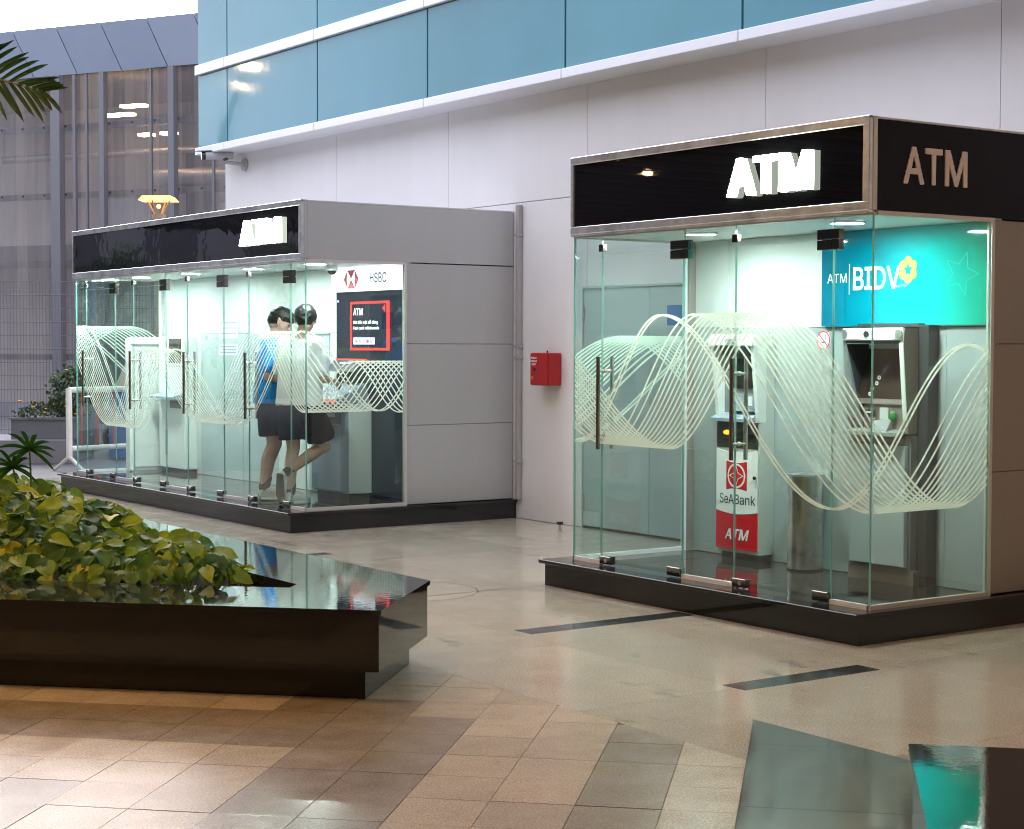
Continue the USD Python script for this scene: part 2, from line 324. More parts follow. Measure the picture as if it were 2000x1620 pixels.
def solo(name, mesh, material, label=None, cat=None, group=None, kind=None, smooth=False):
    path = free('/World/' + name)
    m = usdkit.mesh(stage, path, as_tm(_arr(mesh)), MATS[material], smooth=smooth)
    tag(m.GetPrim(), label, cat, group, kind)
    return path
def copy_of(src, name, label, loc, rz=0, group=None):
    path = free('/World/' + name)
    x = UsdGeom.Xform.Define(stage, path)
    x.GetPrim().GetReferences().AddInternalReference(src)
    x.GetPrim().SetInstanceable(True)
    x.ClearXformOpOrder()
    x.AddTranslateOp().Set(Gf.Vec3d(*map(float, loc)))
    if rz: x.AddRotateZOp().Set(float(rz))
    src_cat = stage.GetPrimAtPath(src).GetCustomDataByKey('category')
    tag(x.GetPrim(), label, src_cat, group)
    return path

# ------------------------------------------------------------------ shape helpers
def box(x0, x1, y0, y1, z0, z1, b=0.0):
    x0, x1 = min(x0, x1), max(x0, x1); y0, y1 = min(y0, y1), max(y0, y1); z0, z1 = min(z0, z1), max(z0, z1)
    if b <= 0:
        m = trimesh.creation.box(extents=(x1 - x0, y1 - y0, z1 - z0)); m.apply_translation(((x0 + x1) / 2, (y0 + y1) / 2, (z0 + z1) / 2)); return m
    b = min(b, (x1 - x0) / 2.1, (y1 - y0) / 2.1, (z1 - z0) / 2.1)
    pts = []
    for sx in (0, 1):
        for sy in (0, 1):
            for sz in (0, 1):
                c = np.array([x1 if sx else x0, y1 if sy else y0, z1 if sz else z0]); d = np.array([-1 if sx else 1, -1 if sy else 1, -1 if sz else 1]) * b
                pts += [c + d * (0, 1, 1), c + d * (1, 0, 1), c + d * (1, 1, 0)]
    return hull(pts)
def hull(pts):
    return trimesh.convex.convex_hull(np.array(pts, float))
def cyl(p0, p1, r, n=14, r1=None):
    p0, p1 = np.array(p0, float), np.array(p1, float)
    d = p1 - p0; L = np.linalg.norm(d)
    r1 = r if r1 is None else r1
    t = np.linspace(0, 2 * math.pi, n, endpoint=False)
    z = d / L; a = np.cross(z, (0, 0, 1.0) if abs(z[2]) < 0.9 else (1.0, 0, 0)); a /= np.linalg.norm(a); c = np.cross(z, a)
    ring = np.outer(np.cos(t), a) + np.outer(np.sin(t), c)
    v = np.vstack([p0 + ring * r, p1 + ring * r1, [p0], [p1]])
    f = []
    for i in range(n):
        j = (i + 1) % n
        f += [(i, j, n + j), (i, n + j, n + i), (2 * n, j, i), (2 * n + 1, n + i, n + j)]
    m = trimesh.Trimesh(v, f, process=False)
    return m
def tube(pts, r, n=8):
    pts = [np.array(p, float) for p in pts]
    rs = r if hasattr(r, '__len__') else [r] * len(pts)
    v, f = [], []
    ref = None
    for i, p in enumerate(pts):
        d = pts[min(i + 1, len(pts) - 1)] - pts[max(i - 1, 0)]; d /= np.linalg.norm(d)
        if ref is None: ref = np.cross(d, (0, 0, 1.0) if abs(d[2]) < 0.9 else (1.0, 0, 0))
        a = ref - d * (ref @ d); a /= np.linalg.norm(a); ref = a; c = np.cross(d, a)
        for k in range(n):
            t = 2 * math.pi * k / n
            v.append(p + (a * math.cos(t) + c * math.sin(t)) * rs[i])
    for i in range(len(pts) - 1):
        for k in range(n):
            q = (k + 1) % n
            f += [(i * n + k, i * n + q, (i + 1) * n + q), (i * n + k, (i + 1) * n + q, (i + 1) * n + k)]
    s, e = len(v), len(v) + 1
    v += [pts[0], pts[-1]]; L = (len(pts) - 1) * n
    for k in range(n):
        q = (k + 1) % n; f += [(s, q, k), (e, L + k, L + q)]
    return trimesh.Trimesh(np.array(v), f, process=False)
def frame(mesh, origin, U, V, W):
    """Puts a mesh drawn in (u, v, w) into the world."""
    m = mesh.copy(); v = np.asarray(m.vertices)
    m.vertices = np.array(origin) + np.outer(v[:, 0], U) + np.outer(v[:, 1], V) + np.outer(v[:, 2], W)
    if np.dot(np.cross(U, V), W) < 0: m.invert()
    return m
def plate(poly, d, origin, U, V, W):
    """Extrudes shapely polygon(s) drawn in (u, v) by d along w."""
    gs = [g for g in getattr(poly, 'geoms', [poly]) if g.geom_type == 'Polygon' and g.area > 1e-9]
    return frame(trimesh.util.concatenate([trimesh.creation.extrude_polygon(g, d, engine='earcut') for g in gs]), origin, U, V, W)
def prism(pts, z0, z1):
    p = pts if hasattr(pts, 'geom_type') else Polygon(pts)
    gs = [g for g in getattr(p, 'geoms', [p]) if g.geom_type == 'Polygon']
    m = trimesh.util.concatenate([trimesh.creation.extrude_polygon(g, z1 - z0, engine='earcut') for g in gs]); m.apply_translation((0, 0, z0)); return m
XF = np.array([1.0, 0, 0]); YF = np.array([0, 1.0, 0]); ZF = np.array([0, 0, 1.0])
def front(poly, d, x, y=0.0, z=0.0):
    """Plate on a plane of constant x that faces the camera side; u runs to the right (-y)."""
    return plate(poly, d, (x, y, z), -YF, ZF, -XF)
def side(poly, d, x, y, z=0.0):
    """Plate on a plane of constant y that faces -y; u runs along +x."""
    return plate(poly, d, (x, y, z), XF, ZF, -YF)
def text(t, h, origin, U, V, W, depth=0.002, bold=False, width=None, slant=0.0):
    m = meshkit.text_mesh(t, h, depth, bold)
    v = np.array(m.vertices)
    v[:, 0] -= v[:, 0].min()
    if width: v[:, 0] *= width / v[:, 0].max()
    v[:, 0] += slant * v[:, 1]
    m.vertices = v
    return frame(m, origin, U, V, W)
def ftext(t, h, x, y, z, depth=0.002, **k): return text(t, h, (x, y, z), -YF, ZF, -XF, depth, **k)
def stext(t, h, x, y, z, depth=0.002, **k): return text(t, h, (x, y, z), XF, ZF, -YF, depth, **k)
def ball(c, r, s=(1, 1, 1), sub=2):
    m = trimesh.creation.icosphere(subdivisions=sub, radius=1.0); m.vertices = np.array(c) + np.asarray(m.vertices) * r * np.array(s); return m
def disc(c, r, n=24, up=-1):
    t = np.linspace(0, 2 * math.pi, n, endpoint=False)
    v = np.vstack([[c], np.array(c) + np.stack([np.cos(t) * r, np.sin(t) * r, 0 * t], 1)])
    f = [(0, 1 + i, 1 + (i + 1) % n) if up > 0 else (0, 1 + (i + 1) % n, 1 + i) for i in range(n)]
    return trimesh.Trimesh(v, f, process=False)
# ================================================================== the ground
ROT = 0.70710678
def ab(a, b): return ((a + b) * ROT, (a - b) * ROT)        # 45 degree paving grid to world
def abpoly(a0, a1, b0, b1): return Polygon([ab(a0, b0), ab(a1, b0), ab(a1, b1), ab(a0, b1)])
solo('ground', trimesh.Trimesh([(-150, -150, -0.03), (150, -150, -0.03), (150, 150, -0.03), (-150, 150, -0.03)], [(0, 1, 2), (0, 2, 3)], process=False), 'ground_far', kind='structure')
pave = thing('pavement', None, None, kind='structure')
A0, DA, B0, DB = 5.05, 0.313, -0.495, 0.292
XB = 4.365                                             # where the small tiles end
part(pave, 'mortar_bed', prism(Polygon([(-7, -6), (8.8, -6), (8.8, 19.2), (-7, 19.2)]), -0.028, -0.004), 'joint')
small_zone = Polygon([(-7, -6), (XB, -6), (XB, 14), (-7, 14)])
black_zone = Polygon([ab(9.0, -0.2425), ab(-6.0, -0.2425), ab(-6.0, 9.0), ab(9.0, 9.0)]).intersection(Polygon([(-7, -6), (4.868, -6), (4.868, 14), (-7, 14)]))
def is_dark(a, b):
    if a < 6.928 and -1.955 < b < -1.371: return True
    if 6.302 < a < 6.928 and b < -1.371: return True
    if 6.928 < a < 7.241 and -2.247 < b < -1.663: return True
    if a < 5.676 and b < -2.539: return True
    if -0.787 < b < -0.495: return True
    return False
def tile(parent, poly, top, m, name='tile', bev=0.0016):
    for g in getattr(poly, 'geoms', [poly]):
        if g.geom_type != 'Polygon' or g.area < 2e-4: continue
        part(parent, name, prism(g, -0.012, top), m)
rnd = random.Random(5)
for i in range(-6, 12):
    for j in range(-15, 2):
        a0 = A0 + DA * i; b0 = B0 + DB * j
        p = abpoly(a0 + 0.0013, a0 + DA - 0.0013, b0 + 0.0013, b0 + DB - 0.0013)
        if p.centroid.x < -1.2 or p.centroid.x + p.centroid.y > 12: continue
        q = p.intersection(small_zone).difference(black_zone.buffer(0.003))
        if q.area < 1e-3: continue
        if p.centroid.x * 0.9897 < p.centroid.y * 0.1 : pass
        # leave out what lies behind the camera
        if p.centroid.x * 0.5726 + p.centroid.y * 0.8188 < 3.6: continue
        tile(pave, q, rnd.uniform(-0.0008, 0.0008), 'granite_brown' if is_dark(a0 + DA / 2, b0 + DB / 2) else 'granite_light')
# the rest of the small-tile field that lies outside the picture
inside = unary_union([abpoly(A0 + DA * i, A0 + DA * (i + 1), B0 + DB * j, B0 + DB * (j + 1)) for i in range(-6, 12) for j in range(-15, 2)
                      if (lambda c: not (c.x < -1.2 or c.x + c.y > 12 or c.x * 0.5726 + c.y * 0.8188 < 3.6))(abpoly(A0 + DA * i, A0 + DA * (i + 1), B0 + DB * j, B0 + DB * (j + 1)).centroid)])
part(pave, 'tile_field', plate(small_zone.difference(inside.buffer(0.002)).difference(black_zone.buffer(0.003)), 0.009, (0, 0, -0.012), XF, YF, ZF), 'granite_light', kind='stuff')
# polished black granite field at the right, laid in the same 45 degree courses
for k in range(-4, 8):
    a0 = 5.765 + 0.92 * k
    q = black_zone.intersection(abpoly(a0 + 0.0015, a0 + 0.92 - 0.0015, -0.3, 6.0))
    tile(pave, q, 0.0, 'granite_slab', name='black_slab')
# large honed slabs between the small tiles and the white wall
drain1 = sbox(5.325, 7.43, 6.48, 7.585); drain2 = sbox(5.245, 5.675, 6.12, 5.825); drain3 = sbox(4.9, 11.10, 6.16, 11.23)
xs = [XB, 5.245, 6.30, 7.55, 8.80]
ys = [-6, -3.4, -0.8, 1.75, 3.1, 4.42, 5.745, 7.10, 8.905, 10.6, 12.5, 14.6, 16.9, 19.2]
cut = unary_union([drain1, drain2, drain3]).buffer(0.002).union(black_zone.buffer(0.003))
manhole_ring = Point(5.62, 9.17).buffer(0.44, 32)
plates_cut = cut.union(Polygon([(5.0, 8.907), (6.215, 8.907), (6.215, 8.925), (5.0, 8.925)])).union(manhole_ring.buffer(0.004).difference(manhole_ring.buffer(-0.008)))
for i in range(len(xs) - 1):
    for j in range(len(ys) - 1):
        q = sbox(xs[i] + 0.0012, ys[j] + 0.0012, xs[i + 1] - 0.0012, ys[j + 1] - 0.0012).difference(plates_cut)
        for g in getattr(q, 'geoms', [q]):
            if g.geom_type == 'Polygon' and g.area > 2e-3:
                part(pave, 'manhole_infill' if manhole_ring.buffer(-0.002).contains(g.representative_point()) and g.area < 0.7 else 'paving_slab', prism(g, -0.012, 0.0), 'granite_main')
part(pave, 'groove', prism(Polygon([(5.0, 8.9075), (6.215, 8.9075), (6.215, 8.9245), (5.0, 8.9245)]), -0.011, -0.0015), 'rubber_dark_groove')
part(pave, 'manhole_groove', prism(manhole_ring.buffer(0.0035).difference(manhole_ring.buffer(-0.0075)).difference(sbox(5, 8.8, 6.3, 8.93)), -0.011, -0.0015), 'rubber_dark_groove')
far = Polygon([(-7, 14), (XB, 14), (XB, 19.2), (-7, 19.2)])
part(pave, 'paving_slab', prism(far, -0.012, 0.0), 'granite_main')
for d, n in ((drain1, 0), (drain2, 0), (drain3, 0)):
    part(pave, 'dark_inlay_strip', prism(d, -0.012, 0.0004), 'granite_dark_inlay')
solo('forecourt_road', prism(Polygon([(-30, 19.2), (40, 19.2), (40, 60), (-30, 60)]), -0.026, -0.006), 'ground_far', kind='structure')

# ================================================================== white building
wb = thing('white_building', 'white building with blue glass spandrel band above and pale wall panels below', 'building', (8.81, 10, 0))
WX = 8.805
wall_poly = sbox(-8.0, 0.0, 18.435, 9.6)
vj = [18.435, 15.789, 13.64, 11.495, 9.35, 7.207, 5.06, 2.9, 0.75, -1.4, -3.55, -8.0]
part(wb, 'wall_core', box(WX + 0.02, 20, -8, 18.43, -0.02, 12.0), 'wall_joint')
door_y0, door_y1, door_z = 10.02, 11.56, 2.035
for k in range(len(vj) - 1):
    ya, yb = vj[k], vj[k + 1]
    for z0, z1 in ((0.0, 2.80), (2.80, 6.2)):
        g = sbox(yb + 0.003, z0 + 0.003, ya - 0.003, z1 - 0.003)
        g = g.difference(sbox(door_y0, -1, door_y1, door_z))
        part(wb, 'wall_panel', plate(g, 0.04, (WX, 0, 0), YF, ZF, XF), 'white_wall')
part(wb, 'end_wall', box(WX + 0.003, 20, 18.432, 18.436, 0, 12.0), 'white_wall')
part(wb, 'upper_wall', box(WX, WX + 0.04, -8, 18.43, 8.2, 12.0), 'white_wall')
# service door in the wall, seen through the left glass of the right kiosk
dl = part(wb, 'service_door', box(WX + 0.008, WX + 0.03, door_y0 + 0.02, 10.674, 0.02, door_z - 0.02), 'panel_door')
dr = part(wb, 'service_door', box(WX + 0.008, WX + 0.03, 10.680, door_y1 - 0.012, 0.02, door_z - 0.02), 'panel_door')
part(wb, 'door_frame', [box(WX - 0.002, WX + 0.03, door_y0, door_y0 + 0.018, 0.0, door_z), box(WX - 0.002, WX + 0.03, door_y1 - 0.010, door_y1, 0.0, door_z), box(WX - 0.002, WX + 0.03, door_y0 + 0.018, door_y1 - 0.010, door_z - 0.018, door_z)], 'panel_door')
for z in (0.22, 1.8):
    part(dr, 'hinge', cyl((WX - 0.004, door_y1 - 0.02, z - 0.06), (WX - 0.004, door_y1 - 0.02, z + 0.06), 0.011), 'camera_gray')
part(dr, 'notice', box(WX + 0.004, WX + 0.0075, 10.24, 10.46, 1.70, 1.86), 'drum_blue')
# spandrel glass band
CXP = 8.46
cj = [18.425, 17.656, 15.561, 13.461, 11.350, 9.231, 7.12, 5.0, 2.9, 0.8, -1.3, -3.4, -8]
rows = [(3.795, 4.625), (4.735, 5.58), (5.66, 6.5), (6.58, 8.2)]
part(wb, 'band_core', box(CXP + 0.02, WX, -8, 18.40, 3.735, 8.19), 'gasket')
part(wb, 'soffit', box(CXP + 0.01, WX - 0.001, -8, 18.40, 3.722, 3.7345), 'white_metal')
for r, (z0, z1) in enumerate(rows):
    for k in range(len(cj) - 1):
        part(wb, 'spandrel_pane', box(CXP, CXP + 0.014, cj[k + 1] + 0.012, cj[k] - 0.012, z0 + 0.004, z1 - 0.004), 'curtain_glass' if (k * 3 + r) % 4 else 'curtain_glass_b')
        if r == 0: part(wb, 'end_pane', box(CXP + 0.02, WX, 18.404, 18.414, z0, z1), 'curtain_glass') if k == 0 else None
for z0, z1 in ((3.715, 3.795), (4.625, 4.735), (5.58, 5.66), (6.5, 6.58)):
    for k in range(len(cj) - 1):
        part(wb, 'white_channel', box(CXP - 0.045, CXP + 0.018, cj[k + 1] + 0.006, cj[k] - 0.006, z0, z1, 0.004), 'white_metal')
# gray pipe down the wall behind the left kiosk
dp = thing('drainpipe', 'gray square drainpipe running down the white wall behind the left kiosk', 'pipe', (8.76, 12.43, 0))
part(dp, 'pipe', box(8.752, 8.80, 12.425, 12.475, 0.17, 2.78, 0.008), 'pipe_gray')
for z in (0.5, 1.42, 1.52, 2.5):
    part(dp, 'bracket', box(8.747, 8.803, 12.419, 12.481, z, z + 0.022), 'camera_gray')

# ================================================================== the two glass kiosks
def rib_curve(ext, u, n=26):
    """One film line: cosine swing through its crests and troughs, each shifted by u between its first and last place."""
    pts = []
    for (s0, s1, z), (t0, t1, y) in zip(ext[:-1], ext[1:]):
        a, b = s0 + (s1 - s0) * u, t0 + (t1 - t0) * u
        for k in range(n):
            f = k / n
            pts.append((a + (b - a) * f, z + (y - z) * 0.5 * (1 - math.cos(math.pi * f))))
    a = ext[-1]; pts.append((a[0] + (a[1] - a[0]) * u, a[2]))
    return pts
def kiosk(name, label, K):
    gx, gxe, y0, y1, xf, px, sx = K['gx'], K['gxe'], K['y0'], K['y1'], K['xf'], K['px'], K['sx']
    zp, zg, zb, zt = 0.167, 2.222, 2.245, 2.732
    BX = K['BX']
    k = thing(name, label, 'kiosk', (sx, y0, 0))
    # plinth of black granite
    part(k, 'plinth', box(px, 8.80, K['py0'], K['py1'], 0.0, 0.142), 'granite_black')
    cuts = K['slabs']
    for a, b in zip(cuts[:-1], cuts[1:]):
        part(k, 'plinth_slab', box(sx, 8.80, a + 0.001, b - 0.001, 0.1425, zp, 0.003), 'granite_black')
    # service room behind the booth and its outside cladding
    part(k, 'service_room', box(BX + 0.03, 8.795, y0 + 0.03, y1 - 0.03, zp + 0.001, 2.236), 'wall_joint')
    zs = [zp + 0.004] + K['joints']
    for a, b in zip(zs[:-1], zs[1:]):
        part(k, 'cladding_panel', box(gxe + 0.037, 8.797, y0 + 0.006, y0 + 0.029, a + 0.002, b - 0.002, 0.002), K['clad'])
        part(k, 'cladding_panel', box(gxe + 0.037, 8.797, y1 - 0.029, y1 - 0.006, a + 0.002, b - 0.002, 0.002), K['clad'])
    # back wall of the booth
    for (a, b, c, d, m, xo) in K['back']:
        part(k, 'back_panel', box(BX - xo, BX + 0.028, a + 0.002, b - 0.002, c + 0.002, d - 0.002, 0.0015), m)
    # head: ceiling, roof box, black fascia in a stainless frame
    part(k, 'ceiling', box(gx - 0.01, BX + 0.028, y0 + 0.012, y1 - 0.012, 2.2365, 2.2445), 'ceiling_white')
    part(k, 'roof', box(xf + 0.03, 8.797, y0 + 0.02, y1 - 0.02, zb, zt - 0.015), 'wall_joint')
    part(k, 'roof_cover', box(xf + 0.005, 8.797, y0, y1, zt - 0.0145, zt - 0.004), 'aluminium')
    fr = 0.048
    part(k, 'fascia', box(xf + 0.012, xf + 0.029, y0 + fr, y1 - fr * 0.6, zb + fr + 0.002, zt - fr), K['fascia'])
    tr = part(k, 'fascia_trim', box(xf, xf + 0.028, y0, y1, zt - fr, zt, 0.003), 'stainless')
    part(k, 'fascia_trim', box(xf, xf + 0.028, y0, y1, zb, zb + fr, 0.003), 'stainless')
    part(k, 'fascia_trim', box(xf + 0.0005, xf + 0.028, y0, y0 + fr, zb + fr, zt - fr, 0.003), 'stainless')
    part(k, 'fascia_trim', box(xf + 0.0005, xf + 0.028, y1 - fr * 0.6, y1, zb + fr, zt - fr, 0.003), 'stainless')
    part(k, 'soffit_trim', box(xf + 0.003, gx - 0.011, y0 + 0.003, y1 - 0.003, zb - 0.014, zb - 0.0005), 'stainless')
    part(k, 'corner_trim', box(xf + 0.029, xf + 0.062, y0 - 0.001, y0 + 0.02, zb + 0.002, zt - 0.001, 0.002), K['corner'])
    part(k, 'side_fascia', box(xf + 0.064, 8.797, y0 + 0.001, y0 + 0.019, zb + K['sf'], zt - 0.016, 0.001), K['sidefascia'])
    part(k, 'side_fascia', box(xf + 0.03, 8.797, y1 - 0.019, y1 - 0.001, zb, zt - 0.016, 0.001), K['sidefascia'])
    # channels that hold the glass, post at the end of each side pane
    ch = 'sill_alu'
    part(k, 'head_channel', box(gx - 0.014, gx + 0.014, y0, y1, zg, zb - 0.009), ch)
    part(k, 'head_channel', box(gx + 0.015, gxe + 0.036, y0 - 0.012, y0 + 0.012, zg, zb - 0.001), ch)
    part(k, 'head_channel', box(gx + 0.015, gxe + 0.036, y1 - 0.012, y1 + 0.012, zg, zb - 0.001), ch)
    part(k, 'sill_channel', box(gx - 0.013, gxe + 0.010, y0 - 0.013, y0 + 0.013, zp + 0.0005, zp + 0.026), ch)
    part(k, 'sill_channel', box(gx - 0.013, gxe + 0.010, y1 - 0.013, y1 + 0.013, zp + 0.0005, zp + 0.026), 'white_metal')
    for yy in (y0, y1):
        part(k, 'end_post', box(gxe + 0.011, gxe + 0.035, yy - 0.014, yy + 0.02 if yy == y0 else yy + 0.014, zp + 0.0005, zg - 0.0005), ch if yy == y0 else 'white_metal')
    # side panes
    T = 0.005
    for yy, nm in ((y0, 0), (y1, 1)):
        p = part(k, 'side_pane', box(gx - 0.006, gxe + 0.008, yy - T, yy + T, zp + 0.026, zg), 'clear_glass')
        part(p, 'glass_edge', box(gx - 0.0085, gx - 0.0065, yy - T, yy + T, zp + 0.026, zg), 'glass_edge')
        part(p, 'glass_edge', box(gxe + 0.0085, gxe + 0.0105, yy - T, yy + T, zp + 0.026, zg), 'glass_edge')
    # front panes and doors, from left (high y) to right
    for (ya, yb, kind) in K['panes']:
        g = 0.0022
        if kind == 'fixed':
            part(k, 'sill_channel', box(gx - 0.013, gx + 0.013, yb + g, ya - g, zp + 0.0005, zp + 0.026), 'white_metal')
            p = part(k, 'fixed_pane', box(gx - T, gx + T, yb + g + 0.002, ya - g - 0.002, zp + 0.0265, zg - 0.0005), 'clear_glass')
            za, zc = zp + 0.0265, zg
            for q in (yb + g, ya - g - 0.0012):
                part(p, 'glass_edge', box(gx - T, gx + T, q, q + 0.0012, za, zc), 'glass_edge')
        else:
            tz = 2.105
            t = part(k, 'transom_pane', box(gx - T, gx + T, yb + g, ya - g, tz + 0.003, zg - 0.0005), 'clear_glass')
            part(t, 'glass_edge', box(gx - T, gx + T, yb + g, ya - g, tz + 0.001, tz + 0.0028), 'glass_edge')
            d = part(k, 'glass_door', box(gx - T, gx + T, yb + g + 0.002, ya - g - 0.002, zp + 0.012, tz - 0.003), 'clear_glass')
            for q in (yb + g, ya - g - 0.0012):
                part(d, 'glass_edge', box(gx - T, gx + T, q, q + 0.0012, zp + 0.012, tz - 0.003), 'glass_edge')
            hy = yb + g
            # top patch fitting over the hinge side: L shape, in two halves with the transom joint between
            part(d, 'top_patch', box(gx - 0.022, gx + 0.022, hy - 0.055, hy + 0.105, tz + 0.004, tz + 0.058, 0.003), 'dark_chrome')
            part(d, 'top_patch', box(gx - 0.022, gx + 0.022, hy + 0.001, hy + 0.105, tz - 0.052, tz + 0.001, 0.003), 'dark_chrome')
            part(d, 'top_patch', box(gx - 0.021, gx + 0.021, hy - 0.055, hy - 0.001, tz - 0.052, tz + 0.0035, 0.003), 'dark_chrome')
            part(d, 'bottom_patch', box(gx - 0.022, gx + 0.022, hy + 0.002, hy + 0.12, zp + 0.008, zp + 0.06, 0.003), 'dark_chrome')
            lock = part(d, 'lock_patch', box(gx - 0.022, gx + 0.022, ya - 0.115, ya - 0.004, zp + 0.008, zp + 0.056, 0.003), 'dark_chrome')
            part(d, 'lock_cylinder', cyl((gx - 0.030, ya - 0.075, zp + 0.032), (gx - 0.0225, ya - 0.075, zp + 0.032), 0.013), 'stainless')
            part(k, 'glass_clip', box(gx - 0.016, gx + 0.016, ya - 0.022, ya + 0.022, tz + 0.022, tz + 0.068, 0.002), 'dark_chrome')
            yh = ya - 0.028
            h = part(d, 'pull_handle', [tube([(gx - 0.055, yh, 0.895), (gx - 0.055, yh, 1.472)], 0.0125, 14)], 'bronze_steel', smooth=40)
            part(d, 'pull_handle', [tube([(gx + 0.055, yh, 0.895), (gx + 0.055, yh, 1.472)], 0.0125, 14)], 'brushed_steel', smooth=40)
            for z in (0.985, 1.385):
                part(d, 'handle_standoff', [cyl((gx - 0.045, yh, z), (gx + 0.045, yh, z), 0.0085, 12), cyl((gx - 0.010, yh, z), (gx + 0.010, yh, z), 0.0135, 12)], 'brushed_steel', smooth=40)
    # frosted film: curves in the unrolled plane of left side, front, right side
    L = y1 - y0
    lines = [LineString(rib_curve(K['film'], u)).buffer(K['fw'] * 0.5, cap_style=2, join_style=1, resolution=3) for u in K['us']]
    allf = unary_union(lines).simplify(0.0006)
    dep = gxe - gx
    pf = allf.intersection(sbox(0.008, 0, L - 0.008, 3))
    for (ya, yb, kind) in K['panes']:
        pass
    part(k, 'frosted_film', plate(pf, 0.0008, (gx - T - 0.0012, y1, 0), -YF, ZF, -XF), 'frosted_film')
    pr_ = allf.intersection(sbox(L + 0.008, 0, L + dep, 3))
    part(k, 'frosted_film', plate(affinity.translate(pr_, -L, 0), 0.0008, (gx, y0 - T - 0.0012, 0), XF, ZF, -YF), 'frosted_film')
    pl = allf.intersection(sbox(-dep, 0, -0.008, 3))
    part(k, 'frosted_film', plate(pl, 0.0008, (gx, y1 + T + 0.0004, 0), -XF, ZF, YF), 'frosted_film')
    return k

PAL, DOR = 'panel_pale', 'panel_door'
RY0, RY1 = 6.233, 8.791
us_r = [0.0, 0.035, 0.31, 0.38] + list(np.linspace(0.46, 1.0, 13))
kr = kiosk('atm_kiosk', 'right-hand black fronted glass kiosk with a blue green bank sign and two cash machines', dict(
    gx=6.640, gxe=7.535, y0=RY0, y1=RY1, xf=6.597, px=6.497, sx=6.463, py0=6.184, py1=8.915, slabs=[6.160, 7.28, 8.40, 8.945], BX=7.63,
    joints=[0.85, 1.557, 2.236], clad='kiosk_taupe', fascia='fascia_black', corner='aluminium', sidefascia='vinyl_black', sf=0.004,
    back=[(8.44, RY1 - 0.02, 0.167, 1.662, 'panel_mid', 0.012), (8.44, RY1 - 0.02, 1.662, 2.236, PAL, 0.0), (6.60, 8.44, 0.167, 1.655, 'panel_mid', 0.0), (7.56, 8.44, 1.655, 2.236, PAL, 0.0), (RY0 + 0.02, 6.60, 0.167, 1.655, 'panel_mid', 0.004), (RY0 + 0.02, 7.56, 1.655, 2.236, PAL, 0.0)],
    panes=[(RY1, 8.509, 'fixed'), (8.509, 7.729, 'door'), (7.729, 7.280, 'fixed'), (7.280, 6.518, 'door'), (6.518, RY0, 'fixed')],
    film=[(-2.3, -1.5, 0.93), (-1.3, -0.38, 1.60), (0.039, 0.947, 0.931), (0.846, 1.833, 1.726), (2.261, 3.192, 0.675), (3.27, 4.3, 1.551), (4.4, 5.4, 0.7)],
    us=us_r, fw=0.0126))
LY0, LY1 = 12.56, 17.713
us_l = list(np.linspace(0.0, 0.80, 13)) + [0.95, 1.0]
def ex5(a, b, z, p):                                     # last bundle line at 0.8, outrider pair at 1.0
    return (a, p if p is not None else a + (b - a) / 0.8, z)
kl = kiosk('atm_kiosk', 'left-hand long glass kiosk with four doors and two boys inside', dict(
    gx=6.720, gxe=7.644, y0=LY0, y1=LY1, xf=6.672, px=6.546, sx=6.512, py0=12.518, py1=17.75, slabs=[12.494, 13.9, 15.3, 16.7, 17.78], BX=7.71,
    joints=[0.851, 1.55, 2.238], clad='kiosk_gray', fascia='fascia_wavy', corner='kiosk_gray', sidefascia='kiosk_gray', sf=0.0,
    back=[(LY0 + 0.02, 13.83, 0.167, 2.236, 'black_gloss', 0.0)] +
         [(a, b, 1.655, 2.236, PAL, 0.0) for a, b in ((13.83, 14.62), (14.62, 15.42), (15.42, 16.22), (16.22, 17.02), (17.02, LY1 - 0.02))] +
         [(a, b, 0.167, 1.655, m, o) for a, b, m, o in ((13.83, 14.98, PAL, 0.0), (14.98, 15.75, DOR, 0.0), (15.75, 16.75, DOR, 0.003), (16.75, LY1 - 0.02, PAL, 0.0))],
    panes=[(LY1, 17.43, 'fixed'), (17.43, 16.64, 'door'), (16.64, 16.168, 'fixed'), (16.168, 15.382, 'door'), (15.382, 14.89, 'fixed'), (14.89, 14.112, 'door'), (14.112, 13.61, 'fixed'), (13.61, 12.827, 'door'), (12.827, LY0, 'fixed')],
    film=[ex5(-1.9, -1.4, 0.80, None), ex5(-0.60, -0.05, 1.73, 0.25), ex5(0.90, 1.40, 0.71, 1.68), ex5(1.70, 2.22, 1.495, 2.57), ex5(3.10, 3.58, 0.83, 3.926), ex5(4.22, 4.82, 1.652, 5.12), ex5(5.12, 5.50, 0.985, 5.86), ex5(5.58, 6.00, 1.403, 6.34), ex5(6.04, 6.5, 0.97, 6.85), ex5(6.6, 7.0, 1.4, 7.3)],
    us=us_l, fw=0.0116))

# lit channel letters on the fascias, flat letters on the right kiosk's side
LAST = []
def channel_letters(label, x, yl, yr, z, h, where):
    t = thing('sign_letters', label, 'sign letters', (x, (yl + yr) / 2, z))
    for dep, x_, m_, nm in ((0.042, x, 'letter_side_glow', 'letter'), (0.003, x - 0.0421, 'letter_glow', 'lit_face')):
        body = ftext('ATM', h, x_, yl, z, dep, bold=True, width=yl - yr)
        for c in sorted(body.split(only_watertight=False), key=lambda c: -c.vertices[:, 1].mean()):
            if nm == 'letter': last = part(t, nm, c, m_); LAST.append((c.vertices[:, 1].mean(), last))
            else: part(min(LAST, key=lambda q: abs(q[0] - c.vertices[:, 1].mean()))[1], nm, c, m_)
    LAST.clear()
    return t
channel_letters('brightly lit white ATM letters on the black fascia of the right kiosk', 6.609, 7.285, 6.640, 2.385, 0.200, kr)
channel_letters('brightly lit white ATM letters on the reflecting fascia of the left kiosk', 6.684, 13.64, 12.915, 2.400, 0.203, kl)
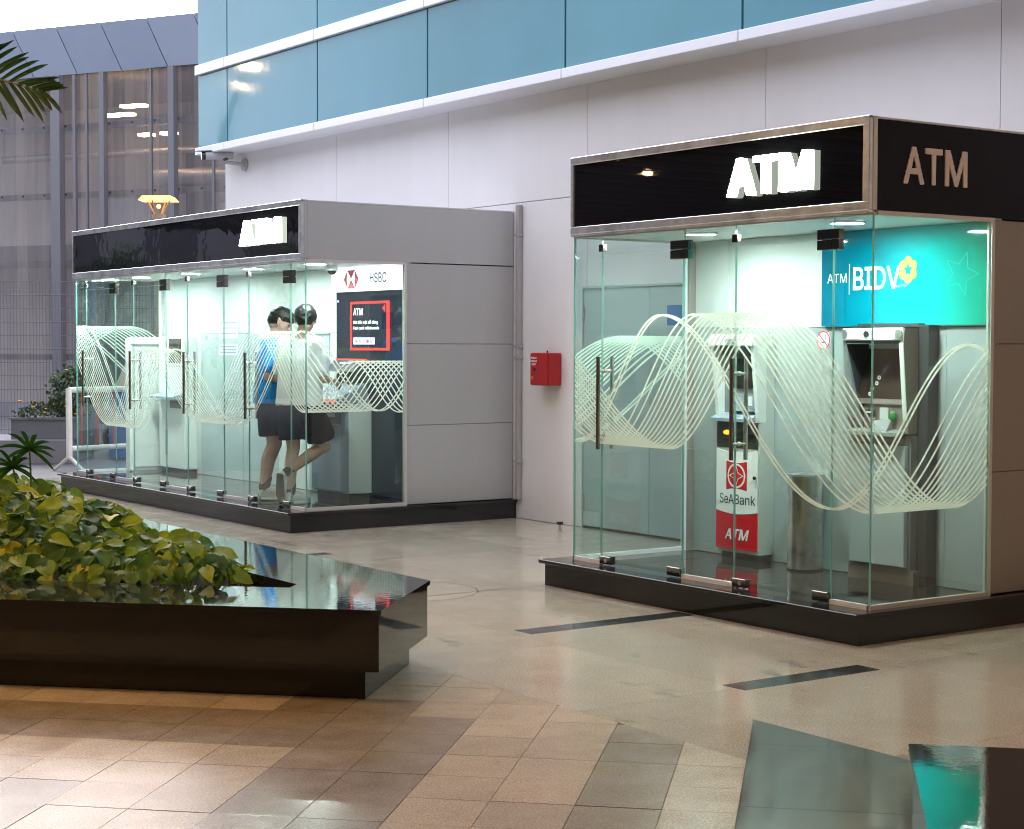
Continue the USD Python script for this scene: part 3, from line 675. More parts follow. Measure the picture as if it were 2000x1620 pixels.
tl = thing('sign_letters', 'flat pinkish gray ATM letters on the dark side of the right kiosk', 'sign letters', (7.1, RY0, 2.4))
for c in sorted(stext('ATM', 0.182, 6.850, RY0 + 0.0005, 2.402, 0.006, bold=True, width=0.497).split(only_watertight=False), key=lambda c: c.vertices[:, 0].mean()):
    part(tl, 'letter', c, 'letter_side')

# round ceiling lights
for (x, y, z, w) in ((7.03, 17.85, 2.2365, 'leftmost round ceiling light in the left kiosk, at its glass end'), (7.03, 16.72, 2.2365, 'round ceiling light in the left kiosk, second from its glass end'), (7.03, 15.50, 2.2365, 'round ceiling light in the middle of the left kiosk'),
                     (7.03, 14.15, 2.2365, 'round ceiling light in the left kiosk, just left of the boys'), (7.03, 12.98, 2.2365, 'round ceiling light in the left kiosk, beside the lit bank sign'),
                     (7.03, 8.03, 2.2365, 'round ceiling light in the right kiosk, over the red and white cash machine'), (7.03, 6.80, 2.2365, 'round ceiling light in the right kiosk, at the right glass corner')):
    if y > 17.6: y = 17.55
    t = thing('ceiling_light', w, 'ceiling light', (x, y, z))
    part(t, 'diffuser', cyl((x, y, z - 0.010), (x, y, z - 0.0005), 0.088, 28), 'lamp_white')
    ring = Point(0, 0).buffer(0.102, 16).difference(Point(0, 0).buffer(0.089, 16))
    part(t, 'rim', plate(ring, 0.013, (x, y, z - 0.0135), XF, YF, ZF), 'white_metal')
# ================================================================== inside the right kiosk
ZP = 0.167
# --- red and white cash machine
def yz(pts): return Polygon(pts)
s = thing('cash_machine', 'white cash machine with red lower panel and SeABank lettering', 'cash machine', (7.52, 8.20, ZP))
yl, yr = 8.405, 8.000                                  # left and right edge of its face
def prof(pts, ya, yb):                                 # side profile in (x, z) swept from ya to yb
    return plate(Polygon(pts), abs(ya - yb), (0, max(ya, yb), 0), XF, ZF, -YF)
part(s, 'base', box(7.53, 7.70, yr + 0.02, yl - 0.03, ZP, ZP + 0.045), 'atm_dark')
part(s, 'cabinet', prof([(7.505, ZP + 0.045), (7.72, ZP + 0.045), (7.72, 1.60), (7.56, 1.60), (7.56, 1.06), (7.505, 1.05)], yl, yr), 'atm_body')
# cheeks each side of the recess, leaning outwards towards the foot
for y in (yl - 0.001, yr + 0.031):
    part(s, 'cheek', prof([(7.50, 1.055), (7.59, 1.055), (7.59, 1.585), (7.455, 1.585), (7.448, 1.545)], y, y - 0.030), 'atm_white')
part(s, 'hood', [prof([(7.43, 1.545), (7.60, 1.545), (7.60, 1.615), (7.46, 1.615), (7.432, 1.595)], yl + 0.004, yr - 0.004)], 'atm_white')
part(s, 'camera_window', front(sbox(-0.04, 1.556, 0.045, 1.585), 0.003, 7.4275, (yl + yr) / 2), 'atm_gray')
part(s, 'recess_back', box(7.545, 7.5595, yr + 0.032, yl - 0.032, 1.10, 1.545), 'atm_gray')
scr = part(s, 'screen', box(7.535, 7.5445, yr + 0.05, yl - 0.10, 1.27, 1.46), 'screen_off')
part(s, 'shade', box(7.50, 7.5445, yr + 0.033, yl - 0.033, 1.48, 1.544), 'atm_dark')
part(s, 'keypad', [box(7.50, 7.535, yr + 0.05, yl - 0.13, 1.125, 1.15), box(7.527, 7.5445, yr + 0.05, yl - 0.13, 1.15, 1.235)], 'atm_shelf')
part(s, 'sticker', box(7.522, 7.5265, 8.09, 8.14, 1.16, 1.22), 'print_white')
part(s, 'tray', hull([(x, y, z) for x, z in ((7.44, 1.058), (7.44, 1.078), (7.545, 1.058), (7.545, 1.112)) for y in (yl - 0.004, yr + 0.03)]), 'atm_shelf')
part(s, 'dark_niche', prof([(7.498, 0.885), (7.5045, 0.885), (7.5045, 1.054), (7.498, 1.054)], yl - 0.012, yr + 0.012), 'atm_dark')
part(s, 'card_light', ball((7.488, 8.286, 0.985), 0.028, (0.7, 1.1, 0.55)), 'orange_light', smooth=True)
part(s, 'card_slot', box(7.480, 7.4975, 8.250, 8.325, 0.935, 0.972, 0.004), 'black_matt')
part(s, 'cash_slot', box(7.478, 7.4975, 8.05, 8.20, 0.955, 0.985, 0.004), 'black_matt')
def bulge(y): return 0.020 * (1 - ((y - (yl + yr) / 2) / ((yl - yr) / 2)) ** 2)   # faces bow outwards in plan
def bowed(za, zb, sag_a, sag_b, x0, off, n=12, inset=0.010):
    ys = np.linspace(yl - inset, yr + inset, n)
    v, f = [], []
    for y in ys:
        q = bulge(y) / 0.020; xx = x0 - bulge(y) - off
        v += [(xx, y, za - sag_a * q), (xx, y, zb - sag_b * q), (x0 + 0.004, y, za - sag_a * q), (x0 + 0.004, y, zb - sag_b * q)]
    for i in range(n - 1):
        a = 4 * i; b = a + 4
        f += [(a, b, b + 1), (a, b + 1, a + 1), (a + 1, b + 1, b + 3), (a + 1, b + 3, a + 3), (a, a + 2, b + 2), (a, b + 2, b), (a + 2, a + 3, b + 3), (a + 2, b + 3, b + 2)]
    e = 4 * (n - 1); f += [(0, 1, 3), (0, 3, 2), (e, e + 2, e + 3), (e, e + 3, e + 1)]
    m = trimesh.Trimesh(np.array(v), f, process=False); m.fix_normals(); return m
wp = part(s, 'white_panel', bowed(0.485, 0.880, 0.022, 0.022, 7.4985, 0.0), 'print_white')
rp = part(s, 'red_panel', bowed(0.235, 0.478, 0.0, 0.022, 7.4985, 0.0), 'atm_red')
def on_bow(m, off):                                    # bends flat print onto the bowed face
    v = np.array(m.vertices); v[:, 0] += -np.array([bulge(y) for y in v[:, 1]]) - off; m.vertices = v; return m
def fine(m, e=0.02): return m.subdivide_to_size(e) if False else m
cy, cz = 8.187, 0.710
hw, hh = 0.095, 0.092
sq = sbox(-hw, -hh, hw, hh)
oval = affinity.scale(Point(0, 0).buffer(1, 24), 0.082, 0.080); oval_in = affinity.scale(Point(0, 0).buffer(1, 24), 0.069, 0.067)
star = []
for q in range(4):                                     # four-cusped inner figure
    a = q * math.pi / 2
    c0 = np.array([math.cos(a), math.sin(a)]) * 0.069; c1 = np.array([math.cos(a + math.pi / 2), math.sin(a + math.pi / 2)]) * 0.069
    for k in range(8):
        f = k / 8; w = math.sin(math.pi * f); p = c0 * (1 - f) + c1 * f; star.append(tuple(p * (1 - 0.38 * w)))
star = Polygon(star); star_in = affinity.scale(star, 0.78, 0.78)
part(wp, 'logo_square', on_bow(front(sq.difference(oval).union(oval_in.difference(star)).union(star_in), 0.0006, 7.4980, cy, cz), 0.0), 'atm_red')
def serif(txt, h, x, y, z, width):
    """Slim seriffed lettering: regular letters with small feet, as on the machine."""
    return ftext(txt, h, x, y, z, 0.0006, width=width)
part(wp, 'lettering', on_bow(serif('SeABank', 0.062, 7.4980, 8.352, 0.528, 0.330), 0.0), 'print_dark')
part(rp, 'lettering', on_bow(ftext('ATM', 0.066, 7.4980, 8.292, 0.300, 0.002, bold=True, width=0.205, slant=0.25), 0.0), 'print_white')
part(wp, 'key_lock', cyl((7.478, 8.022, 0.705), (7.4905, 8.022, 0.705), 0.011), 'dark_chrome')

# --- stainless bin against the back wall
b = thing('waste_bin', 'stainless steel cylinder bin standing between the two cash machines', 'bin', (7.515, 7.60, ZP))
part(b, 'body', cyl((7.515, 7.60, ZP + 0.012), (7.515, 7.60, 0.745), 0.108, 40), 'brushed_steel', smooth=40)
part(b, 'foot_ring', cyl((7.515, 7.60, ZP + 0.0005), (7.515, 7.60, ZP + 0.0115), 0.111, 40), 'black_matt', smooth=40)
part(b, 'top_ring', [plate(Point(0, 0).buffer(0.110, 24).difference(Point(0, 0).buffer(0.062, 24)), 0.012, (7.515, 7.60, 0.7455), XF, YF, ZF)], 'stainless')
part(b, 'ash_tray', cyl((7.515, 7.60, 0.746), (7.515, 7.60, 0.749), 0.0615, 24), 'atm_gray')

# --- gray bank machine under the blue green panel
g = thing('cash_machine', 'dark gray cash machine under the blue green bank panel', 'cash machine', (7.5, 6.96, ZP))
ya, yb = 7.212, 6.735
part(g, 'base', box(7.50, 7.70, yb - 0.02, ya + 0.01, ZP, ZP + 0.085), 'atm_taupe')
part(g, 'cabinet', box(7.495, 7.72, yb, ya, ZP + 0.085, 1.03), 'atm_gray')
part(g, 'lower_door', box(7.462, 7.494, yb + 0.018, ya - 0.03, ZP + 0.105, 0.97, 0.004), 'panel_mid')
part(g, 'door_handle', box(7.456, 7.4615, 6.80, 6.86, 0.62, 0.632), 'atm_dark')
part(g, 'surround', box(7.545, 7.72, yb - 0.075, yb - 0.001, ZP + 0.004, 1.665), 'atm_dark')
part(g, 'surround', box(7.548, 7.70, yb + 0.001, ya, 1.655, 1.675), 'atm_dark')
part(g, 'side_cheek', prof([(7.47, 1.04), (7.55, 1.04), (7.55, 1.648), (7.43, 1.648), (7.425, 1.56), (7.455, 1.25)], yb + 0.032, yb + 0.001), 'atm_olive')
part(g, 'cheek_edge', prof([(7.420, 1.56), (7.4245, 1.56), (7.4535, 1.25), (7.465, 1.12), (7.460, 1.12), (7.448, 1.25)], yb + 0.034, yb + 0.004), 'atm_white')
part(g, 'left_wall', prof([(7.45, 1.555), (7.66, 1.555), (7.66, 1.06), (7.52, 1.06), (7.475, 1.20)], ya - 0.006, ya - 0.016), 'atm_dark')
part(g, 'left_cheek', hull([(7.428, ya, 1.575), (7.428, ya - 0.012, 1.575), (7.440, ya, 1.575), (7.44, ya - 0.012, 1.575), (7.470, ya, 1.12), (7.470, ya - 0.085, 1.12), (7.515, ya, 1.06), (7.515, ya - 0.09, 1.06)]), 'atm_gray')
part(g, 'recess_roof', box(7.44, 7.60, yb + 0.034, ya - 0.004, 1.557, 1.575), 'atm_dark')
part(g, 'header', box(7.422, 7.60, yb + 0.012, ya, 1.576, 1.648, 0.004), 'atm_white')
part(g, 'header_light', box(7.417, 7.4215, 7.07, 7.175, 1.584, 1.637), 'print_white')
for y in (ya - 0.022, yb + 0.034):
    part(g, 'mirror', cyl((7.410, y, 1.613), (7.4215, y, 1.613), 0.026, 18), 'stainless', smooth=40)
part(g, 'camera_eye', cyl((7.414, 7.02, 1.612), (7.4215, 7.02, 1.612), 0.018, 18), 'black_matt')
part(g, 'screen', hull([(x, y, z) for y in (ya - 0.017, yb + 0.036) for x, z in ((7.640, 1.556), (7.525, 1.235), (7.66, 1.556), (7.66, 1.235))]), 'screen_off')
part(g, 'screen_bezel', hull([(x, y, z) for x, z in ((7.505, 1.205), (7.512, 1.234), (7.66, 1.205), (7.66, 1.234)) for y in (ya - 0.017, yb + 0.036)]), 'atm_taupe')
for q, (y, z) in enumerate(((7.086, 1.262), (7.080, 1.292), (7.055, 1.325), (7.047, 1.358))):
    part(g, 'soft_key', plate(Point(0, 0).buffer(0.012, 10).difference(Point(0, 0).buffer(0.006, 10)), 0.004, (7.525 + (z - 1.235) * 0.358 - 0.006, y, z), -YF, ZF, -XF), 'print_white')
part(g, 'control_panel', box(7.515, 7.60, yb + 0.036, ya - 0.09, 1.05, 1.204), 'atm_taupe')
part(g, 'card_reader', box(7.498, 7.5145, 7.02, 7.10, 1.135, 1.175, 0.004), 'atm_dark')
part(g, 'card_slot', box(7.492, 7.4975, 7.035, 7.085, 1.152, 1.160), 'atm_white')
part(g, 'receipt_slot', box(7.496, 7.5145, 7.02, 7.065, 1.075, 1.122, 0.004), 'atm_taupe')
part(g, 'printed_notice', box(7.507, 7.5145, 6.925, 6.990, 1.115, 1.185), 'atm_body')
part(g, 'green_card_mouth', ball((7.505, 6.885, 1.135), 0.032, (0.5, 0.8, 1.0)), 'green_plastic', smooth=True)
part(g, 'keyboard_shelf', hull([(x, y, z) for x, z in ((7.415, 1.025), (7.418, 1.046), (7.51, 1.025), (7.51, 1.062)) for y in (ya - 0.02, yb + 0.036)]), 'shield_gray')
part(g, 'pin_shield', hull([(7.44, 7.00, 1.055), (7.44, 6.88, 1.05), (7.47, 7.00, 1.11), (7.50, 6.89, 1.12), (7.50, 7.00, 1.06), (7.50, 6.88, 1.055)]), 'shield_gray')
part(g, 'cash_mouth', box(7.448, 7.4945, 6.78, 7.14, 0.985, 1.022, 0.004), 'atm_taupe')

# --- printed panel
bs = thing('bank_sign', 'glossy blue to green BIDV panel above the gray cash machine', 'sign', (7.60, 6.92, 1.66))
part(bs, 'board', box(7.600, 7.628, RY0 + 0.022, 7.562, 1.662, 2.232), 'teal_print')
def plain(m): return m
part(bs, 'lettering', ftext('BIDV', 0.130, 7.5995, 7.300, 1.880, 0.0015, bold=True, width=0.372), 'print_white', label='large white BIDV letters')
part(bs, 'lettering', ftext('ATM', 0.055, 7.5995, 7.512, 1.924, 0.0012, width=0.160), 'print_white', label='small white ATM letters')
part(bs, 'divider', box(7.5983, 7.5995, 7.330, 7.334, 1.852, 2.035), 'print_white')
part(bs, 'small_print', ftext('Since 1957', 0.017, 7.5995, 6.985, 1.886, 0.0012, width=0.115), 'print_white')
fl = unary_union([Point(0.043 * math.cos(math.radians(90 + 60 * k)), 0.050 * math.sin(math.radians(90 + 60 * k))).buffer(0.030, 12) for k in range(6)])
def starp(r, r2, n=5, rot=90): return Polygon([((r if k % 2 == 0 else r2) * math.cos(math.radians(rot + 180 / n * k)), (r if k % 2 == 0 else r2) * math.sin(math.radians(rot + 180 / n * k))) for k in range(2 * n)])
hole = affinity.scale(starp(0.042, 0.018), 0.95, 1.05)
part(bs, 'flower_emblem', front(unary_union([fl, Point(0, 0).buffer(0.045)]).difference(hole), 0.0015, 7.5995, 6.868, 1.985), 'print_yellow')
big = starp(0.125, 0.055, 5, 70)
part(bs, 'star_outline', front(big.buffer(0.003).difference(big.buffer(-0.001)), 0.0008, 7.5995, 6.48, 1.95), 'teal_line')
# --- no smoking sign
ns = thing('no_smoking_sign', 'round red and white no smoking sticker on the back wall', 'sign', (7.625, 7.571, 1.578))
part(ns, 'disc', front(affinity.scale(Point(0, 0).buffer(0.058, 24), 1, 1), 0.0015, 7.6295, 7.571, 1.578), 'print_white')
part(ns, 'red_ring', front(Point(0, 0).buffer(0.057, 24).difference(Point(0, 0).buffer(0.049, 24)).union(affinity.rotate(sbox(-0.050, -0.0035, 0.050, 0.0035), -45)), 0.0008, 7.6272, 7.571, 1.578), 'print_red')
part(ns, 'cigarette', front(sbox(-0.034, -0.018, 0.020, -0.009).union(LineString([(0.018, 0.0), (0.024, 0.010), (0.012, 0.018), (0.018, 0.030)]).buffer(0.0022)), 0.0006, 7.6279, 7.571, 1.578), 'print_dark')

# ================================================================== inside the left kiosk
HX = 7.71
hs = thing('lit_sign', 'glowing white HSBC sign with a red and white emblem', 'sign', (7.66, 13.2, 2.0))
part(hs, 'light_box', box(7.655, 7.707, LY0 + 0.022, 13.825, 2.018, 2.234), 'sign_glow')
part(hs, 'lettering', ftext('HSBC', 0.084, 7.6545, 13.130, 2.087, 0.0012, bold=True, width=0.285), 'print_dark')
hx = 0.135; hz = 0.082
emb = unary_union([Polygon([(-hx, 0), (-hx / 2, hz), (-hx / 2, -hz)]), Polygon([(hx, 0), (hx / 2, hz), (hx / 2, -hz)]), Polygon([(-hx / 2, hz), (hx / 2, hz), (0, 0)]), Polygon([(-hx / 2, -hz), (hx / 2, -hz), (0, 0)])])
part(hs, 'emblem', front(emb, 0.0012, 7.6545, 13.46, 2.125), 'print_red')
hd = thing('bank_screen', 'black wall screen in a glowing red frame above the left cash machine', 'screen', (7.66, 13.2, 1.5))
sy0, sy1, sz0, sz1 = 12.885, 13.545, 1.492, 1.926
part(hd, 'screen', box(7.694, 7.7085, sy0 + 0.022, sy1 - 0.022, sz0 + 0.022, sz1 - 0.022), 'black_gloss')
part(hd, 'red_frame', front(sbox(-sy1, sz0, -sy0, sz1).difference(sbox(-sy1 + 0.024, sz0 + 0.022, -sy0 - 0.024, sz1 - 0.022)), 0.016, 7.7085), 'screen_red')
part(hd, 'lettering', ftext('ATM', 0.060, 7.6935, 13.490, 1.806, 0.001, bold=True, width=0.165), 'screen_white')
part(hd, 'lettering', ftext('Rút tiền mặt dễ dàng', 0.026, 7.6935, 13.490, 1.728, 0.001, bold=True, width=0.43), 'screen_white')
part(hd, 'lettering', ftext('Fast cash withdrawals', 0.026, 7.6935, 13.490, 1.678, 0.001, bold=True, width=0.45), 'screen_white')
part(hd, 'red_arrow', front(Polygon([(0, 0), (0.050, 0.034), (0.050, -0.034)]), 0.001, 7.6935, 12.985, 1.862), 'screen_red')
part(hd, 'white_box', box(7.6925, 7.6935, 13.115, 13.490, 1.545, 1.605), 'screen_white')
for q, m in enumerate(('print_gray', 'print_gray', 'print_gray', 'print_red', 'print_gray')):
    part(hd, 'card_mark', box(7.6915, 7.6923, 13.455 - 0.066 * q - 0.042, 13.455 - 0.066 * q, 1.558, 1.584), m)
for (y, z) in ((13.79, 1.935), (12.62, 1.955), (12.62, 1.49)):
    part(hd, 'panel_bolt', cyl((7.700, y, z), (7.7088, y, z), 0.012, 12), 'print_white')
hm = thing('cash_machine', 'blue gray cash machine with red lit shelf in front of the boys', 'cash machine', (7.55, 13.5, ZP))
m0, m1 = 13.19, 13.83
part(hm, 'base', box(7.50, 7.70, m0 + 0.03, m1 - 0.02, ZP, ZP + 0.06), 'atm_dark')
part(hm, 'cabinet', box(7.475, 7.708, m0, m1, ZP + 0.06, 1.02, 0.004), 'atm_body')
part(hm, 'front_door', box(7.448, 7.474, m0 + 0.10, m1 - 0.004, ZP + 0.075, 0.83, 0.004), 'atm_blue_gray')
part(hm, 'front_bevel', hull([(7.449, m0 + 0.097, z) for z in (ZP + 0.075, 1.0)] + [(7.4745, m0 + 0.004, z) for z in (ZP + 0.075, 1.0)] + [(7.4745, m0 + 0.097, z) for z in (ZP + 0.075, 1.0)]), 'atm_blue_gray')
part(hm, 'dispenser', box(7.440, 7.474, m0 + 0.10, m1 - 0.004, 0.835, 1.0, 0.006), 'atm_dark')
part(hm, 'dispenser_slot', box(7.433, 7.4395, m0 + 0.18, m1 - 0.12, 0.90, 0.93), 'atm_shelf')
part(hm, 'shelf', hull([(x, y, z) for x, z in ((7.36, 1.03), (7.36, 1.06), (7.70, 1.03), (7.66, 1.20)) for y in (m0 + 0.02, m1 - 0.01)]), 'atm_blue_gray')
part(hm, 'red_edge', [box(7.352, 7.3595, m0 + 0.02, m1 - 0.01, 1.034, 1.058), box(7.66, 7.668, m0 + 0.02, m1 - 0.05, 1.402, 1.416)], 'red_strip')
part(hm, 'display_hood', hull([(x, y, z) for x, z in ((7.56, 1.30), (7.70, 1.30), (7.655, 1.40), (7.705, 1.40)) for y in (m0 + 0.06, m1 - 0.05)]), 'atm_dark')
part(hm, 'display_light', box(7.610, 7.6125, m0 + 0.20, m0 + 0.40, 1.372, 1.384), 'screen_white')
part(hm, 'door_lock', cyl((7.442, m1 - 0.03, 0.655), (7.4475, m1 - 0.03, 0.655), 0.012), 'stainless')
# machines and cabinet at the far left end
wc = thing('cabinet', 'narrow white cabinet with a recessed top at the left glass end', 'cabinet', (7.45, 17.64, ZP))
part(wc, 'body', box(7.255, 7.640, 17.60, 17.695, ZP, 1.60, 0.004), 'atm_white')
part(wc, 'header', [box(7.255, 7.640, 17.560, 17.5985, 1.54, 1.615, 0.003), box(7.255, 7.285, 17.575, 17.5985, ZP + 0.02, 1.54, 0.003)], 'print_white')
part(wc, 'door', box(7.29, 7.632, 17.584, 17.5985, ZP + 0.04, 1.515, 0.003), 'atm_white')
lm = thing('cash_machine', 'pale cash machine with a dark screen beside the narrow white cabinet', 'cash machine', (7.6, 17.2, ZP))
part(lm, 'cabinet', box(7.56, 7.708, 16.84, 17.50, ZP + 0.05, 1.62, 0.005), 'atm_white')
part(lm, 'base', box(7.58, 7.708, 16.87, 17.47, ZP, ZP + 0.05), 'atm_dark')
part(lm, 'screen', box(7.550, 7.5595, 16.90, 17.22, 1.34, 1.60), 'screen_off')
part(lm, 'screen_surround', front(sbox(-17.26, 1.31, -16.86, 1.615).difference(sbox(-17.22, 1.34, -16.90, 1.60)), 0.008, 7.5595), 'atm_white')
part(lm, 'keyboard', hull([(x, y, z) for x, z in ((7.44, 0.96), (7.44, 0.985), (7.5595, 0.96), (7.5595, 1.02)) for y in (16.87, 17.46)]), 'atm_shelf')
part(lm, 'cash_slot', box(7.552, 7.5595, 16.92, 17.20, 0.86, 0.94), 'atm_dark')
part(lm, 'card_slot', box(7.552, 7.5595, 17.28, 17.32, 0.35, 0.62), 'atm_gray')
# recessed door in the back wall and notices
for y0_, y1_ in ((13.95, 14.34),):
    bd = thing('wall_hatch', 'recessed gray hatch door in the back wall left of the boys', 'hatch', (7.70, 14.15, 1.0))
    part(bd, 'leaf', box(7.701, 7.7085, y0_, y1_, 0.19, 1.63), 'panel_door')
    part(bd, 'head', box(7.694, 7.7088, y0_ - 0.01, y1_ + 0.01, 1.631, 1.645), 'atm_gray')
for z0_, z1_, w in ((1.60, 1.79, 'upper printed notice sheet on the left kiosk back wall'), (1.43, 1.545, 'lower printed notice sheet on the left kiosk back wall')):
    pn = thing('notice_sheet', w, 'notice', (7.70, 16.05, z0_))
    part(pn, 'sheet', box(7.7040, 7.7055, 15.86, 16.30, z0_, z1_), 'paper')
    for q in range(3):
        zz = z1_ - 0.022 - q * (z1_ - z0_ - 0.03) / 3
        part(pn, 'text_line', box(7.7030, 7.7038, 15.89, 16.27 - 0.06 * (q % 2), zz - 0.014, zz), 'print_gray')
dc = thing('dome_camera', 'white dome camera under the left kiosk ceiling before the lit sign', 'camera', (7.2, 13.0, 2.236))
part(dc, 'housing', cyl((7.36, 13.28, 2.19), (7.36, 13.28, 2.236), 0.055, 24), 'print_white', smooth=40)
part(dc, 'dome', ball((7.36, 13.28, 2.19), 0.042, (1, 1, 0.9)), 'lens_glass', smooth=True)

# ================================================================== the two boys
def spheres(p, r): 
    return manifold3d.Manifold.sphere(r, 16).translate([float(a) for a in p])
def chain(pts):
    """pts: [(point, radius), ...]; one hull per bone, all joined."""
    out = None
    S = [spheres(p, r) for p, r in pts]
    for a, b in zip(S[:-1], S[1:]):
        h = manifold3d.Manifold.batch_hull([a, b]); out = h if out is None else out + h
    return out
def hullof(pts): return manifold3d.Manifold.batch_hull([spheres(p, r) for p, r in pts])
def soft(m, e=0.02, it=8):
    t = as_tm(m.refine_to_length(e)); t = trimesh.Trimesh(t.vertices, t.faces, process=True)
    trimesh.smoothing.filter_taubin(t, iterations=it); return t
def placer(root, ang):
    c, s_ = math.cos(ang), math.sin(ang); F = np.array([c, s_, 0]); Lf = np.array([-s_, c, 0])
    def P(f, l, z): return np.array(root, float) + F * f + Lf * l + ZF * z
    return P, F, Lf
def hand(P, wrist, dirv, palm_n, sc=1.0):
    """Palm, four unequal bent fingers and a thumb from its side."""
    d = dirv / np.linalg.norm(dirv); n = palm_n - d * (palm_n @ d); n /= np.linalg.norm(n); sx = np.cross(d, n)
    w = np.array(wrist, float)
    m = hullof([(w, 0.022 * sc), (w + d * 0.035 + sx * 0.02, 0.017 * sc), (w + d * 0.035 - sx * 0.02, 0.017 * sc), (w + d * 0.085 + sx * 0.028, 0.011 * sc), (w + d * 0.085 - sx * 0.028, 0.011 * sc)])
    for q, ln in zip((-0.030, -0.010, 0.010, 0.029), (0.060, 0.075, 0.080, 0.068)):
        a = w + d * 0.082 + sx * q; b_ = a + d * ln * 0.45 + n * 0.008; c_ = b_ + d * ln * 0.33 + n * 0.020; e = c_ + d * ln * 0.16 + n * 0.022
        m = m + chain([(a, 0.0092), (b_, 0.0088), (c_, 0.0082), (e, 0.0072)])
    t0 = w + d * 0.025 + sx * 0.026; m = m + chain([(t0, 0.013), (t0 + d * 0.03 + sx * 0.025 + n * 0.008, 0.0105), (t0 + d * 0.058 + sx * 0.028 + n * 0.018, 0.009)])
    return m
def shoe(P_, ankle, heel, toe, up):
    """Trainer: upper and sole from hulls along heel to toe."""
    a, h, t = np.array(ankle, float), np.array(heel, float), np.array(toe, float)
    d = (t - h); L = np.linalg.norm(d); d /= L; up = up - d * (up @ d); up /= np.linalg.norm(up); sx = np.cross(d, up)
    upper = hullof([(h + d * 0.03 + up * 0.045, 0.032), (h + d * 0.045 + up * 0.095, 0.034), (h + d * 0.10 + up * 0.085, 0.034), (t - d * 0.07 + up * 0.042 + sx * 0.014, 0.030), (t - d * 0.07 + up * 0.042 - sx * 0.014, 0.030), (t - d * 0.03 + up * 0.036, 0.026)])
    sole = hullof([(h + d * 0.028 + up * 0.014, 0.014), (h + d * 0.03 + up * 0.014 + sx * 0.022, 0.014), (h + d * 0.03 + up * 0.014 - sx * 0.022, 0.014), (t - d * 0.08 + up * 0.014 + sx * 0.034, 0.014), (t - d * 0.08 + up * 0.014 - sx * 0.034, 0.014), (t - d * 0.012 + up * 0.016, 0.014)])
    return soft(upper, 0.015, 4), soft(sole, 0.02, 2)
def head_parts(c, fwd, upv, sc=1.0):
    """Head with face, ears and a separate cap of hair. c: centre of the skull."""
    f = fwd / np.linalg.norm(fwd); u = upv - f * (upv @ f); u /= np.linalg.norm(u); l = np.cross(u, f)
    Q = lambda a, b_, z: np.array(c) + (f * a + l * b_ + u * z) * sc
    m = hullof([(Q(-0.012, 0, 0.030), 0.090 * sc), (Q(0.030, 0, 0.020), 0.074 * sc), (Q(0.038, 0.022, -0.052), 0.036 * sc), (Q(0.038, -0.022, -0.052), 0.036 * sc), (Q(0.062, 0, -0.085), 0.022 * sc), (Q(-0.035, 0, -0.03), 0.062 * sc)])
    m = m + hullof([(Q(0.094, 0, 0.012), 0.010 * sc), (Q(0.116, 0, -0.024), 0.013 * sc), (Q(0.098, 0.014, -0.030), 0.009 * sc), (Q(0.098, -0.014, -0.030), 0.009 * sc)])   # nose
    m = m + hullof([(Q(0.092, 0.034, 0.026), 0.010 * sc), (Q(0.098, 0, 0.022), 0.008 * sc), (Q(0.092, -0.034, 0.026), 0.010 * sc)])                                            # brow
    m = m + hullof([(Q(0.088, 0.016, -0.058), 0.010 * sc), (Q(0.096, 0, -0.056), 0.010 * sc), (Q(0.088, -0.016, -0.058), 0.010 * sc)])                                       # lips
    for sgn in (1, -1):
        m = m + hullof([(Q(0.004, sgn * 0.082, 0.012), 0.011 * sc), (Q(-0.012, sgn * 0.090, 0.020), 0.011 * sc), (Q(-0.004, sgn * 0.082, -0.026), 0.009 * sc)])                # ears
    eyes = [hullof([(Q(0.088, sgn * 0.033 + 0.012, 0.002), 0.006 * sc), (Q(0.088, sgn * 0.033 - 0.012, 0.002), 0.006 * sc)]) for sgn in (1, -1)]
    brows = [hullof([(Q(0.094, sgn * 0.036 + 0.018, 0.028), 0.0055 * sc), (Q(0.098, sgn * 0.036 - 0.016, 0.030), 0.0055 * sc)]) for sgn in (1, -1)]
    hair = hullof([(Q(-0.016, 0, 0.040), 0.101 * sc), (Q(0.030, 0.0, 0.052), 0.081 * sc), (Q(-0.045, 0, -0.005), 0.072 * sc)])
    hair = hair + hullof([(Q(0.055, 0.045, 0.060), 0.040 * sc), (Q(0.060, -0.045, 0.060), 0.040 * sc), (Q(0.085, 0.0, 0.052), 0.032 * sc), (Q(0.02, 0, 0.09), 0.05 * sc)])
    face = hullof([(Q(0.16, 0.075, 0.020), 0.012 * sc), (Q(0.16, -0.075, 0.020), 0.012 * sc), (Q(0.16, 0.12, -0.20), 0.02 * sc), (Q(0.16, -0.12, -0.20), 0.02 * sc), (Q(0.012, 0.125, 0.004), 0.012 * sc), (Q(0.012, -0.125, 0.004), 0.012 * sc), (Q(-0.02, 0.125, -0.2), 0.02 * sc), (Q(-0.02, -0.125, -0.2), 0.02 * sc)])
    nape = hullof([(Q(-0.16, 0.14, -0.086), 0.03 * sc), (Q(-0.16, -0.14, -0.086), 0.03 * sc), (Q(-0.16, 0.14, -0.2), 0.03 * sc), (Q(-0.16, -0.14, -0.2), 0.03 * sc), (Q(0.06, 0.14, -0.10), 0.03 * sc), (Q(0.06, -0.14, -0.10), 0.03 * sc)])
    hair = hair - face - nape
    ht = soft(hair, 0.013, 5)
    v = np.array(ht.vertices); nv = np.array(ht.vertex_normals); ht.vertices = v + nv * ((meshkit.fbm(v * 42, 3, 7) - 0.5) * 0.016)[:, None]
    return m, ht, eyes, brows
